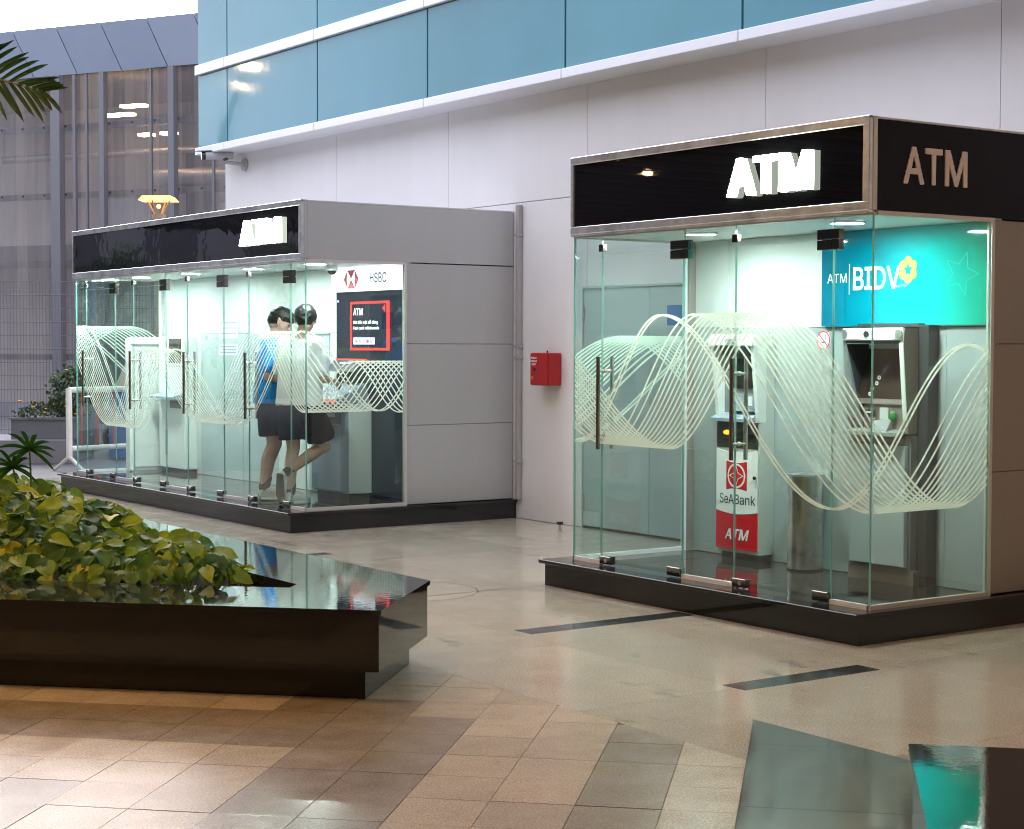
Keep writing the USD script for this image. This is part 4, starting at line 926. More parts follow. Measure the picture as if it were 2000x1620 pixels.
def cloth(m, e, it, amp, fs, seed):
    t = soft(m, e, it); v = np.array(t.vertices); nv = np.array(t.vertex_normals)
    t.vertices = v + nv * ((meshkit.fbm(v * np.array([fs, fs, fs * 0.6]), 3, seed) - 0.5) * amp)[:, None]; return t

# --- boy in white, back to the camera, one foot crossed behind
P, F, Lf = placer((6.945, 13.115, ZP), math.radians(20))
J = dict(pel=P(0, 0, 0.93), ch=P(0.03, 0, 1.24), neck=P(0.045, -0.005, 1.445), hL=P(0, 0.095, 0.90), hR=P(0.005, -0.095, 0.90), kL=P(0.02, 0.085, 0.49), aL=P(-0.03, 0.075, 0.095),
         kR=P(0.205, -0.105, 0.50), aR=P(-0.06, 0.09, 0.28), sL=P(0.03, 0.185, 1.375), sR=P(0.03, -0.185, 1.375), eL=P(0.02, 0.245, 1.09), eR=P(0.03, -0.245, 1.09), wL=P(0.22, 0.20, 1.045), wR=P(0.25, -0.17, 1.06))
pw = thing('person', 'boy in white T-shirt and dark shorts with his back turned, one foot crossed behind', 'person', (6.945, 13.115, ZP))
hc = P(0.075, -0.01, 1.585)
hd_m, hair_m, eyes, brows = head_parts(hc, F * 0.82 + Lf * 0.55 - ZF * 0.18, ZF, 1.0)
body = hd_m + chain([(P(0.055, -0.008, 1.52), 0.056), (J['neck'] - ZF * 0.01, 0.062)])
body = body + hullof([(J['sL'] - ZF * 0.01, 0.055), (J['sR'] - ZF * 0.01, 0.055), (J['ch'] + Lf * 0.08, 0.095), (J['ch'] - Lf * 0.08, 0.095), (J['neck'] - ZF * 0.02, 0.06)]) + hullof([(J['ch'] + Lf * 0.07, 0.09), (J['ch'] - Lf * 0.07, 0.09), (J['pel'] + Lf * 0.08, 0.095), (J['pel'] - Lf * 0.08, 0.095)])
for sd_ in 'LR':
    body = body + chain([(J['h' + sd_], 0.088), (J['k' + sd_], 0.058)]) + chain([(J['k' + sd_], 0.055), (J['k' + sd_] * 0.66 + J['a' + sd_] * 0.34 - F * 0.018, 0.056), (J['a' + sd_], 0.038)])
    body = body + chain([(J['s' + sd_], 0.050), (J['e' + sd_], 0.040)]) + chain([(J['e' + sd_], 0.039), (J['w' + sd_], 0.027)])
    fd = J['w' + sd_] - J['e' + sd_]
    body = body + hand(P, J['w' + sd_] + fd * 0.06, fd, -ZF * 0.6 + Lf * (0.5 if sd_ == 'R' else -0.5))
bp = part(pw, 'body', soft(body, 0.016, 6), 'skin', smooth=True)
part(pw, 'hair', hair_m, 'hair_black', smooth=True)
for e in brows: part(pw, 'eyebrow', as_tm(e), 'hair_black', smooth=True)
tee = hullof([(J['sL'] - ZF * 0.012, 0.075), (J['sR'] - ZF * 0.012, 0.075), (J['neck'] - ZF * 0.045, 0.062), (J['ch'] + Lf * 0.105, 0.110), (J['ch'] - Lf * 0.105, 0.110)]) + hullof([(J['ch'] + Lf * 0.105, 0.110), (J['ch'] - Lf * 0.105, 0.110), (J['pel'] + Lf * 0.105 - ZF * 0.10, 0.128), (J['pel'] - Lf * 0.105 - ZF * 0.10, 0.128)])
for sd_ in 'LR':
    tee = tee + manifold3d.Manifold.batch_hull([spheres(J['s' + sd_], 0.075), spheres(J['s' + sd_] * 0.25 + J['e' + sd_] * 0.75, 0.071)])
tee = tee.trim_by_plane([0, 0, 1], float(J['pel'][2] - 0.075))
part(pw, 'white_tee', cloth(tee, 0.022, 6, 0.030, 8, 3), 'tee_white', smooth=True)
sh = hullof([(J['pel'] + Lf * 0.08, 0.102), (J['pel'] - Lf * 0.08, 0.102), (J['hL'], 0.110), (J['hR'], 0.110)])
for sd_ in 'LR':
    hp, kn = J['h' + sd_], J['k' + sd_]; dn = (kn - hp) / np.linalg.norm(kn - hp); q = hp * 0.20 + kn * 0.80
    leg = hullof([(hp, 0.112), (q + Lf * 0.012, 0.116), (q - Lf * 0.012, 0.116), (q + dn * 0.10, 0.114)])
    sh = sh + leg.trim_by_plane([float(-a) for a in dn], float(-(dn @ (q + dn * 0.012))))
part(pw, 'dark_shorts', cloth(sh, 0.022, 6, 0.026, 9, 4), 'shorts_navy', smooth=True)
for sd_, heel, toe, up in (('L', P(-0.085, 0.075, 0.0), P(0.195, 0.045, 0.0), ZF), ('R', P(-0.15, 0.10, 0.285), P(-0.10, 0.14, 0.004), F * 1.0)):
    k_, a_ = J['k' + sd_], J['a' + sd_]
    so = part(pw, 'sock', soft(chain([(k_ * 0.25 + a_ * 0.75, 0.043), (a_, 0.044)]), 0.02, 3), 'sock_dark', smooth=True)
    u_, s_ = shoe(P, a_, heel, toe, up)
    sp = part(pw, 'shoe', u_, 'shoe_white', smooth=True)
    part(sp, 'sole', s_, 'shoe_sole' if sd_ == 'L' else 'sole_dark', smooth=True)

# --- boy in blue, in profile, looking down
P, F, Lf = placer((6.97, 13.74, ZP), math.radians(-22))
J = dict(pel=P(0, 0, 0.93), ch=P(0.02, 0, 1.24), neck=P(0.06, 0, 1.44), hL=P(0, 0.09, 0.90), hR=P(0, -0.09, 0.90), kL=P(0.05, 0.085, 0.49), aL=P(-0.04, 0.08, 0.095), kR=P(0.055, -0.085, 0.50), aR=P(-0.045, -0.085, 0.095),
         sL=P(0.02, 0.18, 1.37), sR=P(0.02, -0.18, 1.37), eL=P(0.02, 0.23, 1.08), eR=P(-0.02, -0.235, 1.09), wL=P(0.25, 0.16, 1.10), wR=P(0.21, -0.175, 1.055))
pb = thing('person', 'boy in blue T-shirt and black shorts seen in profile, looking down', 'person', (6.97, 13.74, ZP))
hc = P(0.105, -0.005, 1.575)
hd_m, hair_m, eyes, brows = head_parts(hc, F * 0.90 - Lf * 0.16 - ZF * 0.42, ZF + F * 0.35, 1.0)
body = hd_m + chain([(P(0.07, 0, 1.51), 0.054), (J['neck'] - ZF * 0.01, 0.060)])
body = body + hullof([(J['sL'], 0.055), (J['sR'], 0.055), (J['ch'] + Lf * 0.08, 0.092), (J['ch'] - Lf * 0.08, 0.092), (J['neck'] - ZF * 0.02, 0.058)]) + hullof([(J['ch'] + Lf * 0.07, 0.09), (J['ch'] - Lf * 0.07, 0.09), (J['pel'] + Lf * 0.08, 0.095), (J['pel'] - Lf * 0.08, 0.095)])
for sd_ in 'LR':
    body = body + chain([(J['h' + sd_], 0.088), (J['k' + sd_], 0.058)]) + chain([(J['k' + sd_], 0.057), (J['k' + sd_] * 0.66 + J['a' + sd_] * 0.34 - F * 0.022, 0.056), (J['a' + sd_], 0.038)])
    body = body + chain([(J['s' + sd_], 0.050), (J['e' + sd_], 0.040)]) + chain([(J['e' + sd_], 0.039), (J['w' + sd_], 0.027)])
    fd = J['w' + sd_] - J['e' + sd_]
    body = body + hand(P, J['w' + sd_] + fd * 0.06, fd, ZF * 0.6 + Lf * (0.6 if sd_ == 'R' else -0.6))
part(pb, 'body', soft(body, 0.016, 6), 'skin_b', smooth=True)
part(pb, 'hair', hair_m, 'hair_black', smooth=True)
for e in eyes: part(pb, 'eye', as_tm(e), 'hair_black', smooth=True)
for e in brows: part(pb, 'eyebrow', as_tm(e), 'hair_black', smooth=True)
tee = hullof([(J['sL'] - ZF * 0.01, 0.074), (J['sR'] - ZF * 0.01, 0.074), (J['neck'] - ZF * 0.045, 0.060), (J['ch'] + Lf * 0.10, 0.108), (J['ch'] - Lf * 0.10, 0.108)]) + hullof([(J['ch'] + Lf * 0.10, 0.108), (J['ch'] - Lf * 0.10, 0.108), (J['pel'] + Lf * 0.10 - ZF * 0.10, 0.126), (J['pel'] - Lf * 0.10 - ZF * 0.10, 0.126)])
for sd_ in 'LR':
    tee = tee + manifold3d.Manifold.batch_hull([spheres(J['s' + sd_], 0.074), spheres(J['s' + sd_] * 0.3 + J['e' + sd_] * 0.7, 0.070)])
tee = tee.trim_by_plane([0, 0, 1], float(J['pel'][2] - 0.075))
part(pb, 'blue_tee', cloth(tee, 0.022, 6, 0.030, 8, 5), 'tee_blue', smooth=True)
sh = hullof([(J['pel'] + Lf * 0.08, 0.102), (J['pel'] - Lf * 0.08, 0.102), (J['hL'], 0.110), (J['hR'], 0.110)])
for sd_ in 'LR':
    hp, kn = J['h' + sd_], J['k' + sd_]; dn = (kn - hp) / np.linalg.norm(kn - hp); q = hp * 0.22 + kn * 0.78
    leg = hullof([(hp, 0.112), (q + Lf * 0.014, 0.118), (q - Lf * 0.014, 0.118), (q + dn * 0.10, 0.116)])
    sh = sh + leg.trim_by_plane([float(-a) for a in dn], float(-(dn @ (q + dn * 0.012))))
part(pb, 'black_shorts', cloth(sh, 0.022, 6, 0.026, 9, 6), 'shorts_black', smooth=True)
for sd_ in 'LR':
    k_, a_ = J['k' + sd_], J['a' + sd_]; ll = 0.09 if sd_ == 'L' else -0.09
    part(pb, 'sock', soft(chain([(k_ * 0.25 + a_ * 0.75, 0.044), (a_, 0.045)]), 0.02, 3), 'sock_dark', smooth=True)
    u_, s_ = shoe(P, a_, P(-0.095, ll, 0.0), P(0.185, ll * 1.2, 0.0), ZF)
    sp = part(pb, 'shoe', u_, 'shoe_white', smooth=True)
    part(sp, 'sole', s_, 'shoe_sole', smooth=True)
# ================================================================== things on and by the white wall
fb = thing('fire_call_box', 'small red fire point box fixed to the white wall between the kiosks', 'fire box', (8.72, 11.96, 1.2))
part(fb, 'case', box(8.66, 8.803, 11.845, 12.105, 1.195, 1.475, 0.008), 'fire_red')
part(fb, 'lid', box(8.652, 8.6595, 11.85, 12.10, 1.20, 1.47, 0.004), 'fire_red')
for tx, z, w in (('MANUAL', 1.424, 0.085), ('SPRINKLER', 1.396, 0.095), ('POINT', 1.368, 0.06)):
    part(fb, 'lettering', ftext(tx, 0.016, 8.6515, 12.045 + w / 2, z, 0.0008, bold=True, width=w), 'print_white')
part(fb, 'key_hole', cyl((8.646, 12.033, 1.332), (8.652, 12.033, 1.332), 0.013, 14), 'black_matt')
part(fb, 'lettering', ftext('KP', 0.026, 8.6515, 12.085, 1.247, 0.0008, bold=True, width=0.035), 'print_orange')
part(fb, 'top_stub', cyl((8.73, 11.955, 1.475), (8.73, 11.955, 1.495), 0.006, 8), 'black_matt')
cc = thing('surveillance_camera', 'gray surveillance camera on a bracket under the blue glass band', 'camera', (8.6, 17.9, 3.6))
part(cc, 'wall_plate', cyl((8.80, 17.90, 3.585), (8.775, 17.90, 3.585), 0.07, 20), 'camera_gray', smooth=40)
part(cc, 'arm', tube([(8.78, 17.90, 3.59), (8.66, 17.93, 3.60), (8.585, 17.945, 3.605), (8.575, 17.95, 3.655)], 0.022, 10), 'camera_gray', smooth=40)
part(cc, 'knuckle', ball((8.575, 17.95, 3.65), 0.034), 'lamp_dark', smooth=True)
c0, c1 = np.array((8.66, 17.93, 3.692)), np.array((8.36, 18.02, 3.672))
part(cc, 'housing', cyl(c0, c1, 0.050, 20), 'camera_gray', smooth=40)
part(cc, 'front_glass', cyl(c1, c1 + (c1 - c0) * 0.14, 0.046, 20), 'lens_glass', smooth=40)
part(cc, 'sun_hood', hull([p + np.array((0, s_ * 0.048, 0.050 + h)) for p in (c0 - (c1 - c0) * 0.1, c1 + (c1 - c0) * 0.3) for s_ in (-1, 1) for h in (0, 0.006)]), 'lamp_dark')
fp = thing('floor_post', 'tiny metal floor stud standing at the foot of the white wall', 'post', (8.47, 11.416, 0))
part(fp, 'stem', cyl((8.47, 11.416, 0), (8.47, 11.416, 0.058), 0.012, 14), 'stainless', smooth=40)
part(fp, 'cap', cyl((8.47, 11.416, 0.058), (8.47, 11.416, 0.078), 0.026, 16), 'black_matt', smooth=40)
part(fp, 'foot', cyl((8.47, 11.416, 0.0005), (8.47, 11.416, 0.008), 0.024, 16), 'stainless', smooth=40)

# ================================================================== black granite planter with its plants
ZS = 0.405
outer = [(3.749, 6.340), (4.428, 7.022), (4.428, 11.6), (1.2, 11.6), (0.25, 9.839)]
inner = Polygon(outer).buffer(-0.594, join_style=2)
body_p = Polygon(outer).buffer(-0.0125, join_style=2)
rec = Polygon(outer).buffer(-0.0125 - 0.082, join_style=2)
pl = thing('planter', 'black polished granite planter bench on a recessed base, full of leafy plants', 'planter', (2.6, 9.2, 0))
part(pl, 'recessed_base', prism(rec, 0.0, 0.134), 'granite_black')
def wall_slabs(P_, z0, z1, th, nm, m):
    c = list(P_.exterior.coords)[:-1]
    ring = P_.difference(P_.buffer(-th, join_style=2))
    part(pl, nm, prism(ring, z0, z1), m)
wall_slabs(body_p, 0.1345, 0.3835, 0.03, 'front_slab', 'granite_black')
part(pl, 'inner_core', prism(Polygon(outer).buffer(-0.05, join_style=2).difference(inner.buffer(0.001)), 0.1345, 0.383), 'granite_black')
part(pl, 'soil', prism(inner.buffer(-0.002), 0.14, 0.345), 'soil')
# coping in separate polished slabs along each side
top = Polygon(outer).difference(inner)
o = outer; inn = list(inner.exterior.coords)[:-1]
cop = []
for (sx_, sy_), (ex_, ey_) in zip(o, o[1:] + o[:1]):
    pass
seam1 = LineString([o[0], o[1]])
split_lines = [Polygon([(3.0, 5.0), (3.749 - 1.05 * ROT, 6.340 + 1.05 * ROT), (3.749 - 1.05 * ROT + 2, 6.340 + 1.05 * ROT + 2), (6.5, 7.5), (6.5, 4)])]
corner_piece = top.intersection(Polygon([(3.0, 5.0), (2.65, 7.44), (3.55, 8.34), (3.834, 8.30), (6.0, 8.30), (6.0, 5.0)]))
rest = top.difference(corner_piece.buffer(0.0012, join_style=2))
for g in [corner_piece] + list(getattr(rest, 'geoms', [rest])):
    if g.area > 0.01:
        for h in getattr(g, 'geoms', [g]):
            if h.geom_type == 'Polygon': part(pl, 'coping_slab', prism(h, 0.384, ZS), 'granite_mirror')

rng = np.random.RandomState(11)
def leaf_mesh(L, Wd, fold, droop, twist, nu=6):
    """Heart shaped leaf along +x, midrib on z=0, folded along the midrib and curling down."""
    us = np.linspace(0, 1, nu + 1); v, f = [], []
    for i, u in enumerate(us):
        w = Wd * (math.sin(math.pi * min(u * 0.98 + 0.02, 1) ** 0.62) ** 0.9) * (1 - 0.25 * u)
        x = L * (u - 0.06 * (1 - u) ** 2); z = -droop * L * u ** 2
        back = 0.10 * L * max(0, 0.22 - u) / 0.22
        for s_ in (-1, -0.5, 0, 0.5, 1):
            a = abs(s_)
            v.append((x - back * a * 1.2, s_ * w, z + fold * w * (a ** 1.3) + twist * s_ * w * u + 0.04 * L * math.sin(9 * u + 2 * s_) * a))
    for i in range(nu):
        for k in range(4):
            p = i * 5 + k; f += [(p, p + 5, p + 6), (p, p + 6, p + 1)]
    return np.array(v), np.array(f)
def orient(v, p, dirv, nrm):
    d = dirv / np.linalg.norm(dirv); n = nrm - d * (nrm @ d); n /= np.linalg.norm(n); s_ = np.cross(n, d)
    return np.array(p) + np.outer(v[:, 0], d) + np.outer(v[:, 1], s_) + np.outer(v[:, 2], n)
bed = inner.buffer(-0.01)
pb_ = thing('trailing_plant_bed', 'bed of heart shaped yellow and green leaves filling the black planter', 'plants', (2.8, 9.0, 0.35))
spots = []
while len(spots) < 3000:
    x, y = rng.uniform(0.3, 3.83), rng.uniform(7.2, 11.0)
    if bed.contains(Point(x, y)) and y > 7.56 + 0.25 * rng.rand() ** 2: spots.append((x, y))
def top_h(x, y):
    e = bed.exterior.distance(Point(x, y))
    return 0.10 + 0.20 * min(1, e / 0.40) ** 0.8 + 0.08 * min(1, max(0, (y - 9.0) / 1.0)) + 0.10 * (meshkit.noise(np.array([x * 2.3, y * 2.3, 0]), 3) - 0.5) * 2 * min(1, e / 0.3) + 0.05 * min(1, max(0, (y - 8.2) / 1.5))
leaves = []
for (x, y) in spots:
    ht = top_h(x, y); lay = rng.uniform(0.12, 1.0) ** 0.6
    z = 0.345 + ht * lay
    e = bed.exterior.distance(Point(x, y))
    q = bed.exterior.interpolate(bed.exterior.project(Point(x, y)))
    outw = np.array([q.x - x, q.y - y]); outw = outw / max(np.linalg.norm(outw), 1e-6)
    az = rng.uniform(0, 2 * math.pi)
    tocam = -np.array([x, y]) / math.hypot(x, y)
    d2 = np.array([math.cos(az), math.sin(az)]) * 0.9 + outw * (1.1 if e < 0.25 else 0.3) + tocam * 0.45
    d2 /= np.linalg.norm(d2)
    tilt = rng.uniform(-0.75, 0.30) - (0.25 if e < 0.2 else 0)
    d = np.array([d2[0], d2[1], tilt]); n = np.array([-d2[0] * tilt + rng.uniform(-.45, .45), -d2[1] * tilt + rng.uniform(-.45, .45), 1.0]) + np.array([tocam[0], tocam[1], 0]) * 0.75
    L = rng.choice([rng.uniform(0.045, 0.08), rng.uniform(0.08, 0.145)], p=[0.4, 0.6]) * (0.75 if e < 0.10 else 1.0)
    v, f = leaf_mesh(L, L * rng.uniform(0.36, 0.47), rng.uniform(0.08, 0.55), rng.uniform(0.0, 0.45), rng.uniform(-.3, .3))
    W = orient(v, (x, y, z), d, n)
    front_ = max(0.0, 1 - e / 0.55)
    r = rng.rand()
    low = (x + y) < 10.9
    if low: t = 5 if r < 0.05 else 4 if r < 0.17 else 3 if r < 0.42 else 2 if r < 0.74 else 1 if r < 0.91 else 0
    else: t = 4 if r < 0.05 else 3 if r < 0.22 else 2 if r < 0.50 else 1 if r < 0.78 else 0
    dist = math.hypot(x, y)
    score = dist - 0.9 * lay
    leaves.append((score, W, f, t))
leaves.sort(key=lambda q: q[0])
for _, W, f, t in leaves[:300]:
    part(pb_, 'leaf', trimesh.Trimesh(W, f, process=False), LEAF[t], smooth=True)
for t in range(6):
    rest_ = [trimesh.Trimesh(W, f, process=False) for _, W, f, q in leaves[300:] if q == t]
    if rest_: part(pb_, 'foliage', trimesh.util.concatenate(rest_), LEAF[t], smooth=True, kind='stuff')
stems = []
for (x, y) in spots[:420]:
    h = top_h(x, y) * rng.uniform(0.5, 0.95)
    a, b = rng.uniform(-.06, .06, 2)
    stems.append(tube([(x, y, 0.34), (x + a * .4, y + b * .4, 0.34 + h * .6), (x + a, y + b, 0.345 + h)], 0.0035, 4))
part(pb_, 'stems', trimesh.util.concatenate(stems), 'stem_green', kind='stuff')

# three tall feather-lobed leaves rising from the bed at the left
ph = thing('feather_leaf_plant', 'tall dark green plant with deeply lobed leaves at the left of the planter', 'plant', (3.27, 9.40, 0.345))
def fan_leaf(t, base, right, up, size, seed, n=11):
    """Deeply cut leaf: blades fan out from the stalk, bow and droop at their tips."""
    r = np.random.RandomState(seed); vs, fs = [], []
    nrm = np.cross(right, up)
    for q in range(n):
        a = math.radians(-28 + 236 * q / (n - 1) + r.uniform(-4, 4))
        dv = right * math.cos(a) + up * math.sin(a) + nrm * r.uniform(-.15, .25); dv /= np.linalg.norm(dv)
        wv = np.cross(nrm, dv); wv /= np.linalg.norm(wv)
        L = size * (0.62 + 0.38 * abs(math.cos((a - math.pi / 2) * 0.9)) ) * r.uniform(0.88, 1.08); k = len(vs)
        for i in range(7):
            u = i / 6; ww = size * 0.085 * (0.35 + 1.3 * u) * (1 - u) ** 0.6 + 0.0008
            c = base + dv * L * u - ZF * 0.28 * L * u ** 2.2 + nrm * 0.10 * L * u * u
            vs += [c - wv * ww - nrm * 0.3 * ww, c + nrm * 0.12 * ww, c + wv * ww - nrm * 0.3 * ww]
        for i in range(6):
            b_ = k + i * 3; fs += [(b_, b_ + 3, b_ + 4), (b_, b_ + 4, b_ + 1), (b_ + 1, b_ + 4, b_ + 5), (b_ + 1, b_ + 5, b_ + 2)]
    return part(t, 'leaf', trimesh.Trimesh(np.array(vs), fs, process=False), 'philo_leaf', smooth=True)
rt = np.array((3.27, 9.40, 0.345))
RV = np.array((0.8195, -0.573, 0.0)); UV = np.array((-0.35, -0.42, 0.84)); UV /= np.linalg.norm(UV)
for q, (h, sz_, rr_) in enumerate((((3.285, 9.395, 0.955), 0.225, 0), ((3.205, 9.44, 0.855), 0.20, 8), ((3.02, 9.52, 0.90), 0.19, 20), ((2.85, 9.62, 0.98), 0.20, -12))):
    h = np.array(h); c_, s_ = math.cos(math.radians(rr_)), math.sin(math.radians(rr_))
    part(ph, 'stem', tube([rt + (q * 0.02 - 0.04, q * 0.01, 0), (rt + h) / 2 + np.array((0.015, -0.01, 0.02)), h], [0.008, 0.007, 0.005], 7), 'stem_green', smooth=True)
    fan_leaf(ph, h, RV * c_ + UV * s_, UV * c_ - RV * s_, sz_, 70 + q)

# palm standing in the planter just left of the picture; one frond reaches in
pm = thing('palm_tree', 'slender palm whose dark frond reaches in at the upper left', 'palm', (1.55, 9.75, 0.345))
ptop = np.array((1.62, 9.72, 2.72))
part(pm, 'trunk', tube([(1.55, 9.75, 0.345), (1.57, 9.74, 1.2), (1.60, 9.73, 2.1), ptop], [0.07, 0.055, 0.048, 0.04], 14), 'palm_trunk', smooth=True)
def frond(t, pts, L0, seed, m, face=None):
    """Arching midrib with paired leaflets that hang towards their tips."""
    r = np.random.RandomState(seed)
    P_ = [np.array(p, float) for p in pts]
    def at(u):
        k = u * (len(P_) - 1); i = min(int(k), len(P_) - 2); f = k - i
        p0, p1, p2, p3 = P_[max(i - 1, 0)], P_[i], P_[i + 1], P_[min(i + 2, len(P_) - 1)]
        return 0.5 * ((2 * p1) + (p2 - p0) * f + (2 * p0 - 5 * p1 + 4 * p2 - p3) * f * f + (-p0 + 3 * p1 - 3 * p2 + p3) * f ** 3)
    fr_ = part(t, 'frond', tube([at(u) for u in np.linspace(0, 1, 18)], list(np.linspace(0.014, 0.003, 18)), 7), 'palm_stem', smooth=True)
    vs, fs = [], []
    N = 30
    for i in range(N):
        u = 0.14 + 0.86 * i / (N - 1)
        c = at(u); d = at(min(u + 0.02, 1)) - at(max(u - 0.02, 0)); d /= np.linalg.norm(d)
        if face is None: s_ = np.cross(d, ZF); s_ /= np.linalg.norm(s_); n = np.cross(s_, d)
        else: n = face - d * (face @ d); n /= np.linalg.norm(n); s_ = np.cross(d, n)
        for sg in (-1, 1):
            L = L0 * (0.55 + 0.55 * math.sin(math.pi * min(1, 0.15 + u * 0.8))) * r.uniform(0.85, 1.1) * (1 if u < 0.9 else 0.75)
            ang = math.radians(62 - 38 * u + r.uniform(-6, 6))
            if face is not None: ang = math.radians(74 - 40 * u + r.uniform(-7, 7))
            dv = d * math.cos(ang) + s_ * sg * math.sin(ang) + n * (0.30 + r.uniform(-.12, .12)) - ZF * 0.10
            dv /= np.linalg.norm(dv); wv = np.cross(dv, n); wv /= np.linalg.norm(wv)
            k = len(vs); dr = r.uniform(0.25, 0.75) if face is None else r.uniform(0.05, 0.30); kink = r.rand() < 0.06
            for q in range(7):
                f = q / 6; ww = 0.0135 * (0.5 + 1.4 * f) * (1 - f) ** 0.55 + 0.001
                p = c + dv * L * f - ZF * dr * L * f ** 2.2 * 0.6
                if kink and f > 0.6: p = p - ZF * L * (f - 0.6) * 0.9
                vs.append(p - wv * ww + n * 0.25 * ww); vs.append(p - n * 0.1 * ww); vs.append(p + wv * ww + n * 0.25 * ww)
            for q in range(6):
                a = k + q * 3; fs.extend([(a, a + 3, a + 4), (a, a + 4, a + 1), (a + 1, a + 4, a + 5), (a + 1, a + 5, a + 2)])
    part(fr_, 'leaflets', trimesh.Trimesh(np.array(vs), fs, process=False), m, smooth=True)
tip = np.array((3.18, 8.85, 2.87))
frond(pm, [ptop, (2.02, 9.50, 2.93), (2.55, 9.20, 2.99), (2.90, 9.00, 2.945), tip], 0.31, 2, 'palm_leaf', face=np.array((-0.50, -0.80, 0.22)))
for q, (az, ln, rise) in enumerate(((200, 1.5, 0.5), (250, 1.4, 0.7), (140, 1.5, 0.45), (100, 1.3, 0.8), (300, 1.1, 0.9), (170, 1.2, 1.1))):
    a = math.radians(az); e = np.array((math.cos(a), math.sin(a), 0)) * ln
    frond(pm, [ptop, ptop + e * 0.3 + ZF * rise * 0.7, ptop + e * 0.65 + ZF * rise * 0.8, ptop + e + ZF * rise * 0.2], 0.42, 20 + q, 'palm_leaf_b')
frond(pm, [ptop, (2.05, 9.62, 3.30), (2.42, 9.42, 3.42), (2.72, 9.25, 3.33)], 0.10, 44, 'palm_leaf')

# ================================================================== second planter bench, right foreground
p2 = thing('planter', 'low black polished bench in the right foreground mirroring the blue green sign', 'bench', (4.4, 3.2, 0))
zb_ = 0.405
c0 = np.array((3.743, 3.362))
d1 = np.array((-ROT, -ROT)); d2 = np.array((ROT, -ROT))
ob = [tuple(c0), tuple(c0 + d2 * 3.0), tuple(c0 + d2 * 3.0 + d1 * 1.7), tuple(c0 + d1 * 1.7)]
part(p2, 'recessed_base', prism(Polygon(ob).buffer(-0.094, join_style=2), 0.001, 0.134), 'granite_black')
part(p2, 'body', prism(Polygon(ob).buffer(-0.0125, join_style=2), 0.1345, 0.3835), 'granite_black')
mid = [tuple(c0 + d2 * 1.199), tuple(c0 + d2 * 1.201)]
part(p2, 'coping_slab', prism([tuple(c0), tuple(c0 + d2 * 1.199), tuple(c0 + d2 * 1.199 + d1 * 1.7), tuple(c0 + d1 * 1.7)], 0.384, zb_), 'granite_mirror')
part(p2, 'coping_slab', prism([tuple(c0 + d2 * 1.201), tuple(c0 + d2 * 3), tuple(c0 + d2 * 3 + d1 * 1.7), tuple(c0 + d2 * 1.201 + d1 * 1.7)], 0.384, zb_), 'granite_mirror')

# ================================================================== canopy over the viewer with warm downlights, dark mall front behind (both seen mirrored in the fascias)
cn = thing('canopy', 'dark slatted canopy of the mall with warm downlights, seen mirrored in the black fascias', 'canopy', (-4, 8, 4.6))
cpoly = Polygon([(-15, -14), (8.4, -14), (8.4, 4.6), (5.2, 7.6), (3.6, 12.0), (3.8, 22.0), (4.3, 30.0), (4.8, 41.0), (-15, 41)])
part(cn, 'deck', prism(cpoly, 4.62, 4.95), 'canopy_dark')
part(cn, 'edge_beam', prism(cpoly.difference(cpoly.buffer(-0.12, join_style=2)), 4.45, 4.619), 'canopy_dark')
for k in range(42):
    y = -10 + k * 1.2
    q = sbox(-14.5, y, 8.2, y + 0.22).intersection(cpoly.buffer(-0.3))
    for gq in getattr(q, 'geoms', [q]):
        if gq.geom_type == 'Polygon' and gq.area > 0.05: part(cn, 'slat', prism(gq, 4.54, 4.619), 'canopy_slat')
for k, (x, y) in enumerate(((-1.6, 1.4), (2.6, 0.9), (-0.9, 6.8), (2.4, 7.0), (3.1, 9.4), (-0.4, 8.0), (4.3, 4.4), (7.2, 3.6), (4.6, 1.2), (7.6, 0.6), (-1.2, 9.6), (-2.0, 14.5), (-4.5, 21.5), (-6.2, 23.6))):
    part(cn, 'downlight', cyl((x, y, 4.60), (x, y, 4.619), 0.10, 20), 'lamp_warm_dim' if x > 4 else 'lamp_warm')
    part(cn, 'downlight_rim', plate(Point(0, 0).buffer(0.125, 14).difference(Point(0, 0).buffer(0.102, 14)), 0.03, (x, y, 4.588), XF, YF, ZF), 'canopy_slat')
for (x, y) in ((-6.0, 6.0), (-6.5, 16.0), (-5.0, 25.0), (-6.0, -5.0)):
    part(cn, 'column', cyl((x, y, 0), (x, y, 4.62), 0.30, 24), 'canopy_slat', smooth=40)
mf = thing('mall_front', 'dark mall building behind the viewer, seen only in reflections', 'building', (-17, 5, 0))
part(mf, 'wall', box(-22, -15.2, -18, 41, 0, 9), 'far_building')
for k in range(10): part(mf, 'window', box(-15.199, -15.15, -14 + k * 5.2, -10.6 + k * 5.2, 0.3, 3.6), 'curtain_glass')
part(mf, 'wing', box(-15, 12, -22, -18.2, 0, 9), 'far_building')
fk = thing('far_block', 'dark lilac building far beyond the hedge, seen only mirrored in the left fascia', 'building', (-8, 60, 0))
part(fk, 'wall', box(-24, 1.5, 60, 70, 0, 9), 'ledge_gray')
for k in range(6): part(fk, 'window', box(-22 + k * 3.9, -20 + k * 3.9, 59.95, 59.999, 1.0, 6.0), 'far_building')

